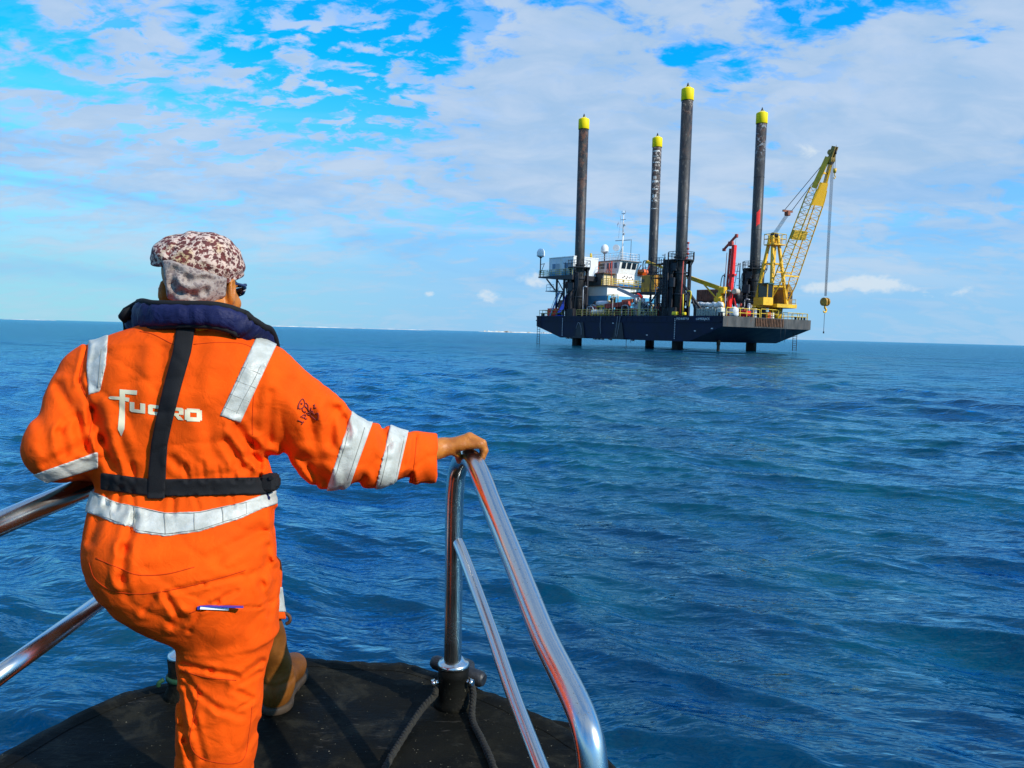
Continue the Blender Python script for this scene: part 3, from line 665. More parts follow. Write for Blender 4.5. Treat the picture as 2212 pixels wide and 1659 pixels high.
    for z in np.arange(6.5, 15, 1.2): t = (z - 5.4) / 9.6; mb.cyl((-4.2 + .95 * t, 16.3 + .8 * t, z), (-3.0 + .95 * t, 16.3 + .8 * t, z), .04, n=4)
    mb.build('caged_ladder', dark, barge, rig)
    # deck edge rails
    mb = MB(); mb.rail([(-30.6, -2.0, DK), (-25.2, -2.0, DK)], 1.15, .045, 1.4); mb.rail([(-21.3, -2.0, DK), (-2.8, -2.0, DK)], 1.15, .045, 1.35, (1, .66, .33)); mb.rail([(-31.6, -1.9, DK), (-31.6, 20.5, DK)], 1.15, .045, 1.6)
    mb.build('guard_rail', mat('faded_yellow_rail', (.40, .34, .09), .55, var=.35, vscale=1.2), barge, rig)
    mb = MB(); mb.rail([(9.7, -1.0, DK), (9.7, 7.2, DK)], 1.35, .065, 1.75, (1, .5)); mb.rail([(9.8, 7.4, DK + .1), (9.8, 12.0, DK + .1)], 1.35, .065, 1.6, (1, .5)); mb.rail([(9.7, 13.5, DK), (9.7, 20.3, DK)], 1.15, .05, 1.3, (1, .5)); mb.rail([(9.7, 20.5, DK), (2.5, 20.5, DK)], 1.15, .045, 1.5)
    mb.build('guard_rail', yrail, barge, rig)
    for a, b in ((-31.4, -1.2), (-31.4, 19.8), (9.2, 20.0), (9.2, 18.2), (9.1, -1.6)):
        mb = MB(); mb.box((a - .5, b - .25, DK), (a + .5, b + .25, DK + .06)); mb.cyl((a - .25, b, DK), (a - .25, b, DK + .6), .18, n=10); mb.cyl((a + .25, b, DK), (a + .25, b, DK + .6), .18, n=10); mb.cyl((a - .25, b, DK + .58), (a - .25, b, DK + .64), .23, n=10); mb.cyl((a + .25, b, DK + .58), (a + .25, b, DK + .64), .23, n=10)
        mb.build('bollard', dark2, barge, rig)
    mb = MB(); mb.ladder((-31.2, -2.34, -.6), (-31.2, -2.34, DK), (1, 0, 0), .75, .05, .42); mb.build('boarding_ladder', dark2, barge, rig)
    mb = MB(); mb.ladder((8.4, 19.2, .2), (8.4, 19.2, 4.2), (.3, 1, 0), .8, .05, .36); mb.build('boarding_ladder', dark2, barge, rig)
    mb = MB(); mb.cyl((4.6, 4.2, -3), (4.6, 4.2, 6), .24, n=12); mb.cyl((4.6, 4.2, .9), (4.6, 4.2, 1.7), .30, n=12); mb.build('drill_casing', mat('rusty_casing', (.11, .06, .04), .75, var=.5, vscale=2), barge, rig)
    for pts in ([(-14.8, -2.38, DK), (-14.9, -2.4, 3.6), (-14.7, -2.4, 2.2)], [(-10.9, -2.38, DK), (-11.1, -2.4, 3.3), (-11.3, -2.4, 1.7)], [(-10.3, -2.38, DK), (-10.6, -2.4, 3.2), (-11.0, -2.4, 1.6)], [(-20.9, -2.4, 3.0), (-20.3, -2.4, 4.1), (-19.6, -2.4, 3.2), (-19.5, -2.4, 1.9)], [(-9.2, -1.9, 1.6), (-9.2, -1.9, -.2)], [(-8.2, -1.9, 1.6), (-8.2, -1.9, .9)]):
        mb = MB(); mb.tube(spline(pts, 6), .05, 5); mb.build('hanging_hose', mat('pale_hose', (.25, .24, .27), .7), barge, rig)
    for v in (12.2, 13.4): mb = MB(); mb.cyl((10.3, v, DK), (10.2, v, 1.6), .03, n=4); mb.build('mooring_line', rope, barge, rig)
    for u0, u1 in ((-21.6, -18.2), (-12.3, -8.9)):       # leg guides under the side
        mb = MB(); mb.prism([(u0, 1.36), (u1, 1.36), (u1 - .25, 1.62), (u0 + .25, 1.62)], 1, -2.75, -2.2)
        mb.prism([(u0 + .5, 1.62), (u1 - .5, 1.62), (u1 - 1.0, 4.1), (u0 + 1.0, 4.1)], 1, -2.36, -2.2); mb.build('side_sponson', dark, hull, rig)

    # deck clutter: vents, light poles, pipe runs, hydraulic lines
    rn = random.Random(21); vent = mat('vent_grey', (.30, .31, .30), .6, var=.3); oddm = [dark, dark2, grey, cream, dred, yrail, galv]
    for i in range(58):
        u = rn.uniform(-21, -3.2); v = rn.uniform(-1.3, 3.5); h = rn.uniform(.7, 2.6); m_ = rn.choice(oddm); mb = MB(); k = rn.random()
        if k < .35: mb.cyl((u, v, DK), (u, v, DK + h), .14, n=8); mb.lathe([(.14, DK + h), (.34, DK + h + .05), (.30, DK + h + .25), (.1, DK + h + .32)], (u, v, 0), 12); mb.build('vent_pipe', m_, barge, rig)
        elif k < .7: mb.cbox((u, v, DK), (u + rn.uniform(.5, 1.3), v + .8, DK + h), .05); mb.cyl((u + .3, v + .3, DK + h), (u + .3, v + .3, DK + h + .4), .1, n=8); mb.build('deck_locker', m_, barge, rig)
        else: mb.tube(spline([(u, v, DK), (u, v, DK + h * .8), (u + .3, v, DK + h), (u + 1.2, v, DK + h), (u + 1.5, v, DK + h * .7), (u + 1.5, v, DK)], 4), .10, 7); mb.build('deck_pipe', m_, barge, rig)
    for u, v, h in ((-20.2, -1.6, 5.2), (-12.8, -1.7, 3.2), (-3.4, -1.7, 4.5), (-7.9, -1.7, 3.4), (6.8, 2.5, 4.0), (2.0, 9.5, 6.5), (6.0, 8.5, 3.0), (1.0, 12, 4.4)):
        mb = MB(); mb.cyl((u, v, DK), (u, v, DK + h), .07, n=6); mb.cyl((u, v, DK + h), (u + .6, v, DK + h + .1), .06, n=6); mb.cbox((u + .45, v - .15, DK + h - .1), (u + .85, v + .15, DK + h + .08), .03); mb.build('light_pole', grey, barge, rig)
    for i in range(16):
        u = rn.uniform(-1, 9); v = rn.uniform(5.5, 18); h = rn.uniform(.8, 2.4); m_ = rn.choice(oddm); mb = MB()
        if i % 2: mb.cbox((u, v, DK), (u + rn.uniform(.6, 1.6), v + 1.0, DK + h), .06); mb.cyl((u + .2, v - .02, DK + h * .6), (u + .2, v - .1, DK + h * .6), .12, n=8); mb.build('deck_locker', m_, barge, rig)
        else: mb.cyl((u, v, DK), (u, v, DK + h), .22, n=10); mb.lathe([(.22, DK + h), (.26, DK + h + .04), (.1, DK + h + .2)], (u, v, 0), 10); mb.build('vent_pipe', m_, barge, rig)
    for k in range(7):
        u = -25.3 + .5 * k; mb = MB(); mb.tube(spline([(u, -1.55, DK), (u + .2, -1.7, 8.0 + .5 * (k % 3)), (-22.6 + .15 * k, -1.5, 10.5), (-23.0 + .2 * k, -1.45, 13.0)], 5), .055, 5); mb.build('hydraulic_line', dark, barge, rig)
    for k in range(6):
        mb = MB(); mb.tube(spline([(-3.2 + .5 * k, -1.75, DK), (-3.4 + .5 * k, -1.9, 8 + .7 * (k % 3)), (-2.0 + .3 * k, -1.7, 11.2), (-1.6 + .2 * k, -1.5, 13.6)], 5), .055, 5); mb.build('hydraulic_line', dark, barge, rig)

    # ---------------- stern platform, portable cabins, satellite domes
    t = rt('stern_platform', 'dark raised steel platform carrying two white cabins over the barge stern', 'platform', (-27.4, 0, DK))
    mb = MB(); mb.prism([(-32.0, 12.55), (-22.6, 12.55), (-22.6, 11.7), (-30.6, 12.2), (-32.0, 12.3)], 1, -2.1, 5.2); mb.build('floor_frame', dark, t, rig)
    mb = MB(); mb.rail([(-22.7, -2.0, 12.55), (-31.9, -2.0, 12.55), (-31.9, 5.0, 12.55)], 1.1, .045, 1.2, (1, .66, .33)); mb.build('guard_rail', mat('faded_yellow_rail', (.4, .34, .09)), t, rig)
    mb = MB()
    for a in (-27.5, -25.5):
        for b in (-1.4, 4.4): mb.beam((a, b, DK), (a, b, 12.1), .28)
    mb.beam((-30.4, -1.4, 12.1), (-27.5, -1.4, 9.6), .2); mb.beam((-30.4, 4.4, 12.1), (-27.5, 4.4, 9.6), .2); mb.beam((-27.5, -1.4, 7.0), (-25.5, -1.4, 9.6), .14); mb.beam((-25.5, -1.4, 9.6), (-27.5, -1.4, 12.0), .14); mb.beam((-27.5, -1.4, 9.4), (-25.5, -1.4, 9.4), .2); mb.build('support_leg', dark, t, rig)
    bluewhite = mat('cabin_panel', (.66, .70, .72), .5, var=.06, vscale=.8)
    for i, (u0, u1, lab) in enumerate(((-29.65, -26.45, 'white portable cabin with blue base nearest the satellite dome pole'), (-26.35, -23.0, 'white portable cabin with blue base beside the rusty barge leg'))):
        c = rt('portable_cabin', lab, 'cabin', ((u0 + u1) / 2, 1.5, 12.56), 'portable cabins on the stern platform')
        mb = MB(); mb.cbox((u0, -1.5, 12.57), (u1, 4.6, 15.85), .06); mb.build('wall', bluewhite, c, rig)
        mb = MB(); mb.cbox((u0 - .06, -1.56, 15.75), (u1 + .06, 4.66, 15.95), .04); mb.build('roof', white, c, rig)
        mb = MB(); mb.box((u0 + .02, -1.53, 12.6), (u1 - .3, -1.5, 13.25)); mb.build('base_panel', blue, c, rig)
        mb = MB()
        for a in (u0 + .02, u1 - .2): mb.box((a, -1.56, 12.6), (a + .18, -1.5, 15.75))
        for a, b in ((u0 + .3, 15.2), (u0 + 1.5, 15.2)): mb.box((a, -1.54, b), (a + .22, -1.5, b + .22))
        mb.build('corner_post', white, c, rig)
        w0 = u0 + 1.0
        mb = MB(); mb.box((w0 - .1, -1.57, 13.75), (w0 + .95, -1.5, 14.85)); w = mb.build('window', bluewhite, c, rig)
        mb = MB(); mb.box((w0, -1.60, 13.85), (w0 + .85, -1.57, 14.75)); mb.build('pane', mat('cabin_glass', (.05, .16, .30), .1), w, rig)
        d0 = u1 - 1.15
        mb = MB(); mb.box((d0, -1.55, 12.62), (d0 + .85, -1.5, 14.75)); mb.build('door', mat('grey_door', (.34, .38, .42), .5), c, rig)
    def dome(u, v, z, lab, pole0):
        t = rt('satellite_dome', lab, 'satellite dome', (u, v, pole0))
        mb = MB(); mb.lathe([(.50, z), (.72, z + .10), (.74, z + .3), (.74, z + .85), (.66, z + 1.15), (.50, z + 1.38), (.25, z + 1.53), (.02, z + 1.58)], (u, v, 0), 24); mb.build('dome_cover', mat('dome_white', (.80, .80, .78), .45, var=.01), t, rig)
        mb = MB(); mb.lathe([(.12, z - .25), (.42, z)], (u, v, 0), 12); mb.cyl((u, v, pole0), (u, v, z - .2), .11, n=8); mb.build('pole', dark, t, rig)
        return t
    d1 = dome(-31.7, -1.9, 16.2, 'white satellite dome on tall dark pole at platform corner', 12.55)
    mb = MB(); mb.cyl((-31.7, -1.9, 13.0), (-30.6, -1.9, 14.9), .06, n=5); mb.cyl((-31.7, -1.9, 14.8), (-30.5, -1.9, 14.9), .06, n=5); mb.build('pole_brace', dark, d1, rig)
    dome(-25.2, 8.3, 17.4, 'white satellite dome standing on the wheelhouse roof', 15.5)

    # ---------------- accommodation block and wheelhouse
    dh = rt('deckhouse', 'white and pale blue deckhouse with slanted wheelhouse windows on the barge', 'deckhouse', (-25, 10, DK))
    mb = MB()
    def sloped(u0, u1, v0, v1, z0, z1, sl=.0, m_=mb): m_.add([(u0, v0, z0), (u1 - sl, v0, z0), (u1 - sl, v1, z0), (u0, v1, z0), (u0, v0, z1), (u1, v0, z1), (u1, v1, z1), (u0, v1, z1)], [(0, 3, 2, 1), (4, 5, 6, 7), (0, 1, 5, 4), (1, 2, 6, 5), (2, 3, 7, 6), (3, 0, 4, 7)])
    sloped(-31.0, -19.9, 4.0, 17.0, 9.1, 10.85)
    mb.build('wall', white, dh, rig)
    mb = MB(); sloped(-31.0, -19.6, 4.02, 17.0, 6.6, 9.1, 0, mb); mb.build('lower_wall', blue, dh, rig)
    mb = MB(); mb.box((-31, 4.3, DK), (-20.4, 16.6, 6.6)); mb.build('underframe', dark, dh, rig)
    mb = MB(); mb.box((-30.8, 4.2, 10.85), (-21.2, 6.8, 13.15)); mb.box((-30.8, 6.8, 10.85), (-20.32, 13.6, 13.24)); up1 = mb.build('upper_wall', white, dh, rig)
    mb = MB(); mb.box((-30.8, 4.1, 10.9), (-21.3, 4.2, 13.1));
    for a in (-28.4, -25.6, -23.0): mb.box((a, 4.04, 10.9), (a + .12, 4.1, 13.1))
    mb.box((-30.8, 4.05, 11.95), (-21.3, 4.1, 12.05)); mb.build('side_cladding', mat('dark_grey_cladding', (.075, .075, .08), .6, var=.15), dh, rig)
    mb = MB(); mb.box((-21.2, 4.25, 10.9), (-21.1, 6.6, 13.1)); mb.build('cream_panel', cream, dh, rig)
    mb = MB(); mb.box((-20.32, 7.0, 10.95), (-20.28, 13.6, 11.35)); mb.build('blue_band', mat('bright_blue_band', (.02, .26, .62), .5), dh, rig)
    mb = MB(); mb.box((-31.0, 3.7, 10.83), (-19.4, 17.2, 10.95)); mb.box((-30.9, 3.8, 13.1), (-20.6, 6.9, 13.235)); mb.build('deck_edge', mat('rusty_deck_edge', (.16, .08, .04), .7, var=.4), dh, rig)
    mb = MB(); mb.rail([(-21.2, 3.8, 10.95), (-19.5, 3.8, 10.95), (-19.5, 17.0, 10.95)], 1.15, .055, 1.3, (1, .66, .33)); mb.build('guard_rail', yrail, dh, rig)
    mb = MB(); mb.rail([(-30.6, 4.0, 13.24), (-20.7, 4.0, 13.24)], 1.1, .035, 1.3); mb.build('guard_rail', grey, dh, rig)
    # wheelhouse: leaning front, side and front windows
    wu, wv0, wv1 = -19.75, 7.0, 12.0
    mb = MB(); mb.add([(-27.5, wv0, 13.24), (wu - .55, wv0, 13.24), (wu - .55, wv1, 13.24), (-27.5, wv1, 13.24), (-27.5, wv0, 15.55), (wu, wv0, 15.55), (wu, wv1, 15.55), (-27.5, wv1, 15.55)], [(0, 3, 2, 1), (4, 5, 6, 7), (0, 1, 5, 4), (1, 2, 6, 5), (2, 3, 7, 6), (3, 0, 4, 7)])
    wh = mb.build('wheelhouse', white, dh, rig)
    mb = MB(); mb.cbox((-27.8, wv0 - .3, 15.55), (wu + .35, wv1 + .3, 15.72), .03); mb.build('wheelhouse_roof', mat('roof_grey', (.30, .30, .31), .6), dh, rig)
    for k in range(3):
        v0 = 7.55 + k * 1.35; v1 = v0 + 1.05; z0, z1 = 14.2, 15.3
        fu = lambda z: wu - .55 + .55 * (z - 13.24) / 2.31
        mb = MB(); mb.add([(fu(z0) + .05, v0, z0), (fu(z0) + .05, v1, z0), (fu(z1) + .05, v1, z1), (fu(z1) + .05, v0, z1)], [(0, 1, 2, 3)]); mb.build('window', glass, wh, rig)
    for a, b in ((-21.3, -20.6), (-23.2, -21.7), (-25.4, -23.8), (-27.2, -26.0)):
        mb = MB(); mb.box((a, wv0 - .04, 14.25), (b, wv0, 15.25)); mb.build('window', mat('side_glass', (.07, .12, .17), .1), wh, rig)
    mb = MB()
    for v, z in ((8.2, 12.5), (8.6, 12.75), (9.1, 12.4), (9.4, 12.7), (9.9, 12.55), (10.4, 12.7), (10.8, 12.35)): mb.box((-20.3, v, z), (-20.26, v + .28, z + .2))
    for v in (8.5, 11.9): mb.cyl((-20.35, v, 12.0), (-20.26, v, 12.0), .22, n=10)
    mb.build('wall_fitting', mat('brown_fitting', (.16, .09, .06), .6), dh, rig)
    mb = MB(); mb.rail([(-27.6, 7.0, 15.72), (-19.8, 7.0, 15.72), (-19.8, 12.0, 15.72), (-27.6, 12.0, 15.72)], 1.3, .035, .9, (1, .66, .33)); mb.build('roof_rail', mat('white_rail', (.7, .7, .7), .5), wh, rig)
    mb = MB(); mb.cyl((-20.8, 5.2, 13.24), (-20.8, 5.2, 15.0), .12, n=6); mb.cyl((-20.9, 4.6, 13.24), (-20.9, 5.2, 14.4), .06, n=5); mb.cyl((-20.9, 5.9, 13.24), (-20.9, 5.2, 14.4), .06, n=5); mb.cyl((-20.2, 5.2, 10.9), (-20.2, 5.2, 15.3), .10, n=6); mb.build('red_stanchion', dred, dh, rig)
    # radar mast
    m_ = rt('radar_mast', 'tall white lattice topped radar mast with small flag on wheelhouse', 'mast', (-21.6, 9.3, 15.72))
    mu, mv = -21.9, 9.6
    mb = MB(); mb.cyl((mu, mv, 15.72), (mu, mv, 21.0), .17, .12, n=8); mb.cyl((mu, mv, 21.0), (mu, mv, 25.0), .10, .07, n=8); mb.cyl((mu - .9, mv - .5, 15.72), (mu, mv, 18.6), .07, n=6); mb.cyl((mu - .6, mv + .8, 15.72), (mu, mv, 18.6), .07, n=6)
    mb.build('mast_tube', white, m_, rig)
    mb = MB(); mb.beam((mu - 1.6, mv - .3, 19.6), (mu + 1.6, mv + .5, 19.6), .16, .12); mb.beam((mu - .6, mv, 23.4), (mu + .6, mv, 23.4), .10); mb.beam((mu - .6, mv, 23.4), (mu - .9, mv, 24.2), .07); mb.beam((mu - .45, mv, 24.5), (mu + .45, mv, 24.5), .12); mb.beam((mu - .45, mv, 24.5), (mu - .45, mv, 25.0), .07); mb.beam((mu + .45, mv, 24.5), (mu + .45, mv, 25.0), .07)
    for z, w in ((22.2, .35), (20.6, .25)): mb.cbox((mu + .1, mv - .1, z), (mu + .1 + w, mv + .2, z + .35), .04)
    mb.build('crosstree', grey, m_, rig)
    mb = MB(); mb.cyl((mu - .9, mv - .7, 18.2), (mu - .75, mv - .95, 18.2), .62, n=18); mb.build('radar_dish', mat('dome_white', (.8, .8, .78)), m_, rig)
    mb = MB(); V = []; 
    for i in range(6):
        for j in range(2): V.append((mu - 1.2 + .04 * math.sin(i) - .05 * i, mv - .1 + .05 * math.sin(i * 1.7), 23.3 - i * .22 + (0 if j else -.32)) if True else None)
    mb.add(V, [(2 * i, 2 * i + 2, 2 * i + 3, 2 * i + 1) for i in range(5)]); mb.cyl((mu - .75, mv, 23.5), (mu - 1.15, mv, 20.0), .02, n=4); mb.build('flag', mat('flag_purple', (.10, .03, .10), .8), m_, rig)
    mb = MB(); mb.cyl((mu + 1.2, mv + 1.0, 15.72), (mu + 1.2, mv + 1.0, 19.8), .05, n=5); mb.cyl((mu - 1.8, mv + 1.5, 15.72), (mu - 1.8, mv + 1.5, 18.2), .03, n=4); mb.build('whip_aerial', dark2, m_, rig)
    def boatlet(u, v, z, lab, L=3.4):
        t = rt('rescue_boat', lab, 'lifeboat', (u, v, z)); V = []; F = []; n = 9
        for i in range(n):
            s = -1 + 2 * i / (n - 1); w = .75 * (1 - abs(s) ** 3) + .05; b = .12 + .5 * abs(s) ** 4
            V += [(u - w * .5, v + s * L / 2, z + b), (u - w, v + s * L / 2, z + .62), (u - w * .8, v + s * L / 2, z + 1.15 - .25 * s * s), (u + w * .8, v + s * L / 2, z + 1.15 - .25 * s * s), (u + w, v + s * L / 2, z + .62), (u + w * .5, v + s * L / 2, z + b)]
        for i in range(n - 1):
            for j in range(6): a = i * 6 + j; b = i * 6 + (j + 1) % 6; F.append((a, b, b + 6, a + 6))
        F += [tuple(range(6))[::-1], tuple((n - 1) * 6 + j for j in range(6))]
        mb = MB(); mb.add(V, F, False); mb.build('boat_hull', orange, t, rig)
        mb = MB(); mb.beam((u - .5, v - L * .32, z - .1), (u + .9, v - L * .32, z + 1.9), .12); mb.beam((u - .5, v + L * .32, z - .1), (u + .9, v + L * .32, z + 1.9), .12); mb.box((u - .6, v - L * .4, z - .12), (u + .6, v + L * .4, z + .02)); mb.build('davit', dred, t, rig)
        return t
    boatlet(-20.6, 13.6, 13.3, 'orange rescue boat in red davits beside the wheelhouse front', 3.6)
    boatlet(-24.5, 4.6, 13.5, 'orange rescue boat stowed on deckhouse roof beside the rusty leg', 3.0)
    c = rt('funnel_casing', 'yellow exhaust casing and ladder behind the dome on the deckhouse roof', 'casing', (-25.5, 6, 13.24))
    mb = MB(); mb.cbox((-27.2, 5.4, 13.25), (-25.9, 6.9, 15.9), .05); mb.build('casing_body', mat('mustard_paint', (.55, .36, .03), .5, var=.2), c, rig)
    mb = MB(); mb.ladder((-25.7, 5.3, 13.3), (-25.7, 5.3, 16.8), (1, 0, 0), .5, .05, .4); mb.cyl((-26.5, 6, 15.9), (-26.5, 6, 17.2), .2, n=10); mb.build('ladder', yrail, c, rig)

    # ---------------- ochre control cabin on its own stand
    c = rt('control_cabin', 'ochre yellow control cabin on a dark stand beside the nearest leg', 'cabin', (-8.4, 3, DK))
    mb = MB(); mb.cbox((-9.9, 1.9, 9.35), (-6.9, 5.2, 12.1), .05)
    for a in (-9.2, -8.2, -7.4): mb.box((a, 1.87, 9.4), (a + .06, 1.9, 12.05))
    mb.build('wall', mat('ochre_paint', (.48, .22, .012), .5, var=.15, vscale=1), c, rig)
    mb = MB(); mb.box((-9.75, 1.85, 11.0), (-9.15, 1.9, 11.5)); mb.build('window', glass, c, rig)
    mb = MB(); mb.box((-6.9, 3.0, 9.5), (-6.85, 4.0, 11.5)); mb.build('door', dark2, c, rig)
    mb = MB(); mb.box((-11.6, 1.2, 9.05), (-5.4, 5.6, 9.33))
    for a in (-10.6, -6.2):
        for b in (1.6, 5.2): mb.beam((a, b, DK), (a, b, 9.05), .24)
    mb.beam((-10.6, 1.6, 9.0), (-9.4, 1.6, 7.4), .16); mb.beam((-6.2, 1.6, 9.0), (-7.4, 1.6, 7.4), .16); mb.build('stand', dark, c, rig)
    mb = MB(); mb.rail([(-11.5, 1.25, 9.33), (-10.0, 1.25, 9.33)], 1.1, .045, .7); mb.rail([(-9.9, 1.25, 9.33), (-5.5, 1.25, 9.33)], .6, .03, 1.1, (1,)); mb.ladder((-11.2, 1.2, DK), (-11.2, 1.2, 10.3), (1, 0, 0), .5, .04, .4); mb.build('guard_rail', yrail, c, rig)

    # ---------------- knuckle boom crane
    k = rt('deck_crane', 'small yellow deck crane with long straight boom laid across the nearest leg', 'crane', (4.6, 4, DK))
    mb = MB(); mb.lathe([(1.05, DK), (1.05, DK + .25), (.92, DK + .3), (.86, 7.2), (.60, 7.7), (.50, 9.0)], (4.6, 4.0, 0), 18); mb.cbox((3.9, 3.4, 7.6), (5.3, 4.6, 8.2), .08); mb.build('pedestal', yel, k, rig)
    p0 = np.array((5.3, 4.0, 9.45)); p1 = np.array((-1.8, 4.0, 11.7)); p2 = np.array((-10.6, 4.0, 14.6))
    mb = MB(); mb.beam(p0, p1, .42, .62); mb.cbox((4.5, 3.6, 8.8), (5.7, 4.4, 9.9), .12); mb.build('main_boom', yel, k, rig)
    mb = MB(); mb.beam(p1 + (.4, 0, -.05), p2, .30, .36); mb.cbox(p2 - (.2, .25, .3), p2 + (.2, .25, .25), .06); mb.build('extension_boom', yel, k, rig)
    mb = MB(); mb.cyl((4.4, 3.85, 7.9), (1.6, 3.85, 10.4), .13, n=8); mb.build('lift_ram', yel, k, rig)
    mb = MB(); mb.tube(spline([p2 + (.2, -.2, .1), p2 + (-.6, -.2, .1), p2 + (-.75, -.2, -.8), p2 + (-.5, -.2, -1.7)], 6), .09, 6); mb.tube(spline([p2 + (.1, -.2, .2), p2 + (-.3, -.2, -.4), p2 + (.1, -.2, -1.6), p2 + (.3, -.2, -2.2)], 6), .06, 6); mb.build('hose', dark, k, rig)

    # ---------------- red drilling mast
    d = rt('drilling_rig', 'red drilling rig with tall upright mast and tilted cross head', 'drilling rig', (5.6, 5, DK))
    mb = MB(); mb.beam((5.75, 5.0, 6.6), (6.15, 5.0, 16.3), .62, .5); mb.cbox((5.3, 4.7, 11.6), (6.6, 5.3, 11.9), .05); mb.build('mast_beam', red, d, rig)
    mb = MB(); mb.beam((5.15, 4.9, 8.2), (5.5, 4.9, 15.8), .26, .24); mb.cyl((4.75, 4.8, 8.0), (5.0, 4.8, 15.2), .05, n=5); mb.cyl((4.55, 4.8, 7.6), (4.7, 4.8, 12.0), .07, n=5); mb.build('feed_cylinder', dred, d, rig)
    mb = MB(); mb.beam((4.25, 5, 15.75), (6.5, 5, 17.75), .26, .3); mb.cbox((4.05, 4.8, 15.5), (4.55, 5.2, 15.95), .06); mb.cbox((6.25, 4.8, 17.4), (6.7, 5.2, 17.95), .06); mb.cbox((5.1, 4.75, 16.2), (5.9, 5.25, 16.9), .06); mb.build('crown_head', dred, d, rig)
    mb = MB(); mb.cyl((6.5, 4.9, 17.4), (6.3, 4.9, 15.6), .025, n=4); mb.tube(spline([(5.0, 4.7, 11.5), (4.5, 4.7, 11.7), (4.2, 4.7, 10.6), (4.2, 4.7, 8.2)], 6), .07, 5); mb.build('hose', dark, d, rig)
    mb = MB(); mb.cyl((5.4, 4.6, 9.2), (5.4, 5.4, 9.2), .75, n=14); mb.cbox((5.0, 4.6, 8.4), (5.9, 5.4, 10.0), .1); mb.build('rotary_head', mat('brown_grease', (.12, .06, .04), .6, var=.4), d, rig)
    mb = MB(); mb.beam((5.8, 4.7, 8.2), (6.5, 4.5, DK), .17); mb.beam((6.2, 5.4, 8.2), (7.2, 5.6, DK), .17); mb.box((4.6, 3.9, DK), (7.8, 6.2, DK + .5)); mb.cbox((7.2, 4.2, DK + .3), (12.0 - 2.6, 5.5, DK + 1.1), .08); mb.build('base_frame', red, d, rig)
    mb = MB(); mb.cyl((6.9, 4.4, 9.2), (6.9, 5.4, 9.2), .42, n=14); mb.build('winch_drum', mat('cream_drum', (.5, .42, .32), .6), d, rig)

    # ---------------- lattice boom crane on the bow corner
    cr = rt('lattice_crane', 'big yellow crane with long lattice boom raised over the barge bow', 'crane', (8.4, 13.4, DK))
    cu, cv = 8.4, 13.4
    mb = MB(); mb.cyl((cu, cv, DK), (cu, cv, 7.0), .98, 1.05, n=24); mb.build('pedestal', yel, cr, rig)
    mb = MB()
    for i in range(9):
        V = []; F = []; kk = 20
        for q in range(kk + 1):
            th = i * 2 * math.pi / 9 + q / kk * 1.15; z = DK + .05 + q / kk * 1.8
            for dz in (0, .34): V.append((cu + (1.0 + .035 * (z - DK)) * math.cos(th), cv + (1.0 + .035 * (z - DK)) * math.sin(th), min(z + dz, 6.98)))
        mb.add(V, [(2 * q, 2 * q + 2, 2 * q + 3, 2 * q + 1) for q in range(kk)], True)
    mb.build('hazard_stripe', mat('hazard_brown', (.10, .045, .02), .6), cr, rig)
    b = np.array([.45, -.893]); wd = np.array([.893, .45])         # boom heading and side, as world x, y
    bu = np.array([b @ RU[:2], b @ RV[:2]]); wu_ = np.array([wd @ RU[:2], wd @ RV[:2]])
    def T(a, s, z): return np.array([cu + bu[0] * a + wu_[0] * s, cv + bu[1] * a + wu_[1] * s, z])
    def obox(m_, a0, a1, s0, s1, z0, z1): m_.add([T(a0, s0, z0), T(a1, s0, z0), T(a1, s1, z0), T(a0, s1, z0), T(a0, s0, z1), T(a1, s0, z1), T(a1, s1, z1), T(a0, s1, z1)], [(0, 1, 2, 3), (7, 6, 5, 4), (4, 5, 1, 0), (5, 6, 2, 1), (6, 7, 3, 2), (7, 4, 0, 3)])
    mb = MB(); obox(mb, -3.6, 2.3, -2.1, 2.1, 7.0, 7.55); obox(mb, -2.4, .4, 2.1, 4.0, 7.05, 7.25); mb.build('slewing_frame', yel, cr, rig)
    mb = MB()                                                     # machinery house with windows
    obox(mb, -3.4, .0, 2.0, 3.5, 7.56, 10.0)
    mb.add([T(-3.4, 2.0, 10), T(0, 2.0, 10), T(0, 3.5, 10), T(-3.4, 3.5, 10), T(-3.4, 2.75, 10.9), T(0, 2.75, 10.9)], [(0, 1, 5, 4), (1, 2, 5), (2, 3, 4, 5), (3, 0, 4)])
    mb.build('machinery_house', mat('brown_machinery_paint', (.20, .11, .02), .6, var=.4, vscale=1.5), cr, rig)
    mb = MB(); obox(mb, 0, .05, 2.2, 3.3, 8.6, 9.6); mb.build('window', glass, cr, rig)
    mb = MB(); mb.rail([T(-2.2, 3.95, 7.25), T(.3, 3.95, 7.25)], 1.2, .05, .8); mb.build('guard_rail', yrail, cr, rig)
    mb = MB(); obox(mb, -.6, 1.5, -4.2, -2.2, 7.3, 8.5); cab = mb.build('cab', yel, cr, rig)
    mb = MB(); obox(mb, -.55, 1.45, -3.4, -2.25, 8.52, 10.55); mb.build('cab_glass', glass, cab, rig)
    mb = MB(); obox(mb, -.65, 1.6, -3.5, -2.15, 10.55, 10.75)
    mb.build('cab_roof', mat('dark_green_paint', (.012, .06, .035), .5), cab, rig)
    mb = MB()
    for s in (-3.42, -2.28):
        for a in (-.55, 1.45): mb.beam(T(a, s, 8.5), T(a, s, 10.6), .12)
    mb.build('cab_post', yel, cab, rig)
    apex = 18.4                                                   # A-frame
    for s in (-1.15, 1.15):
        for a0, z0 in ((.6, 7.55), (-2.8, 7.55)):
            mb = MB(); mb.beam(T(a0, s * 1.45, z0), T(-1.1 + .25 * np.sign(a0), s * .45, apex), .46, .38); mb.build('gantry_leg', yel, cr, rig)
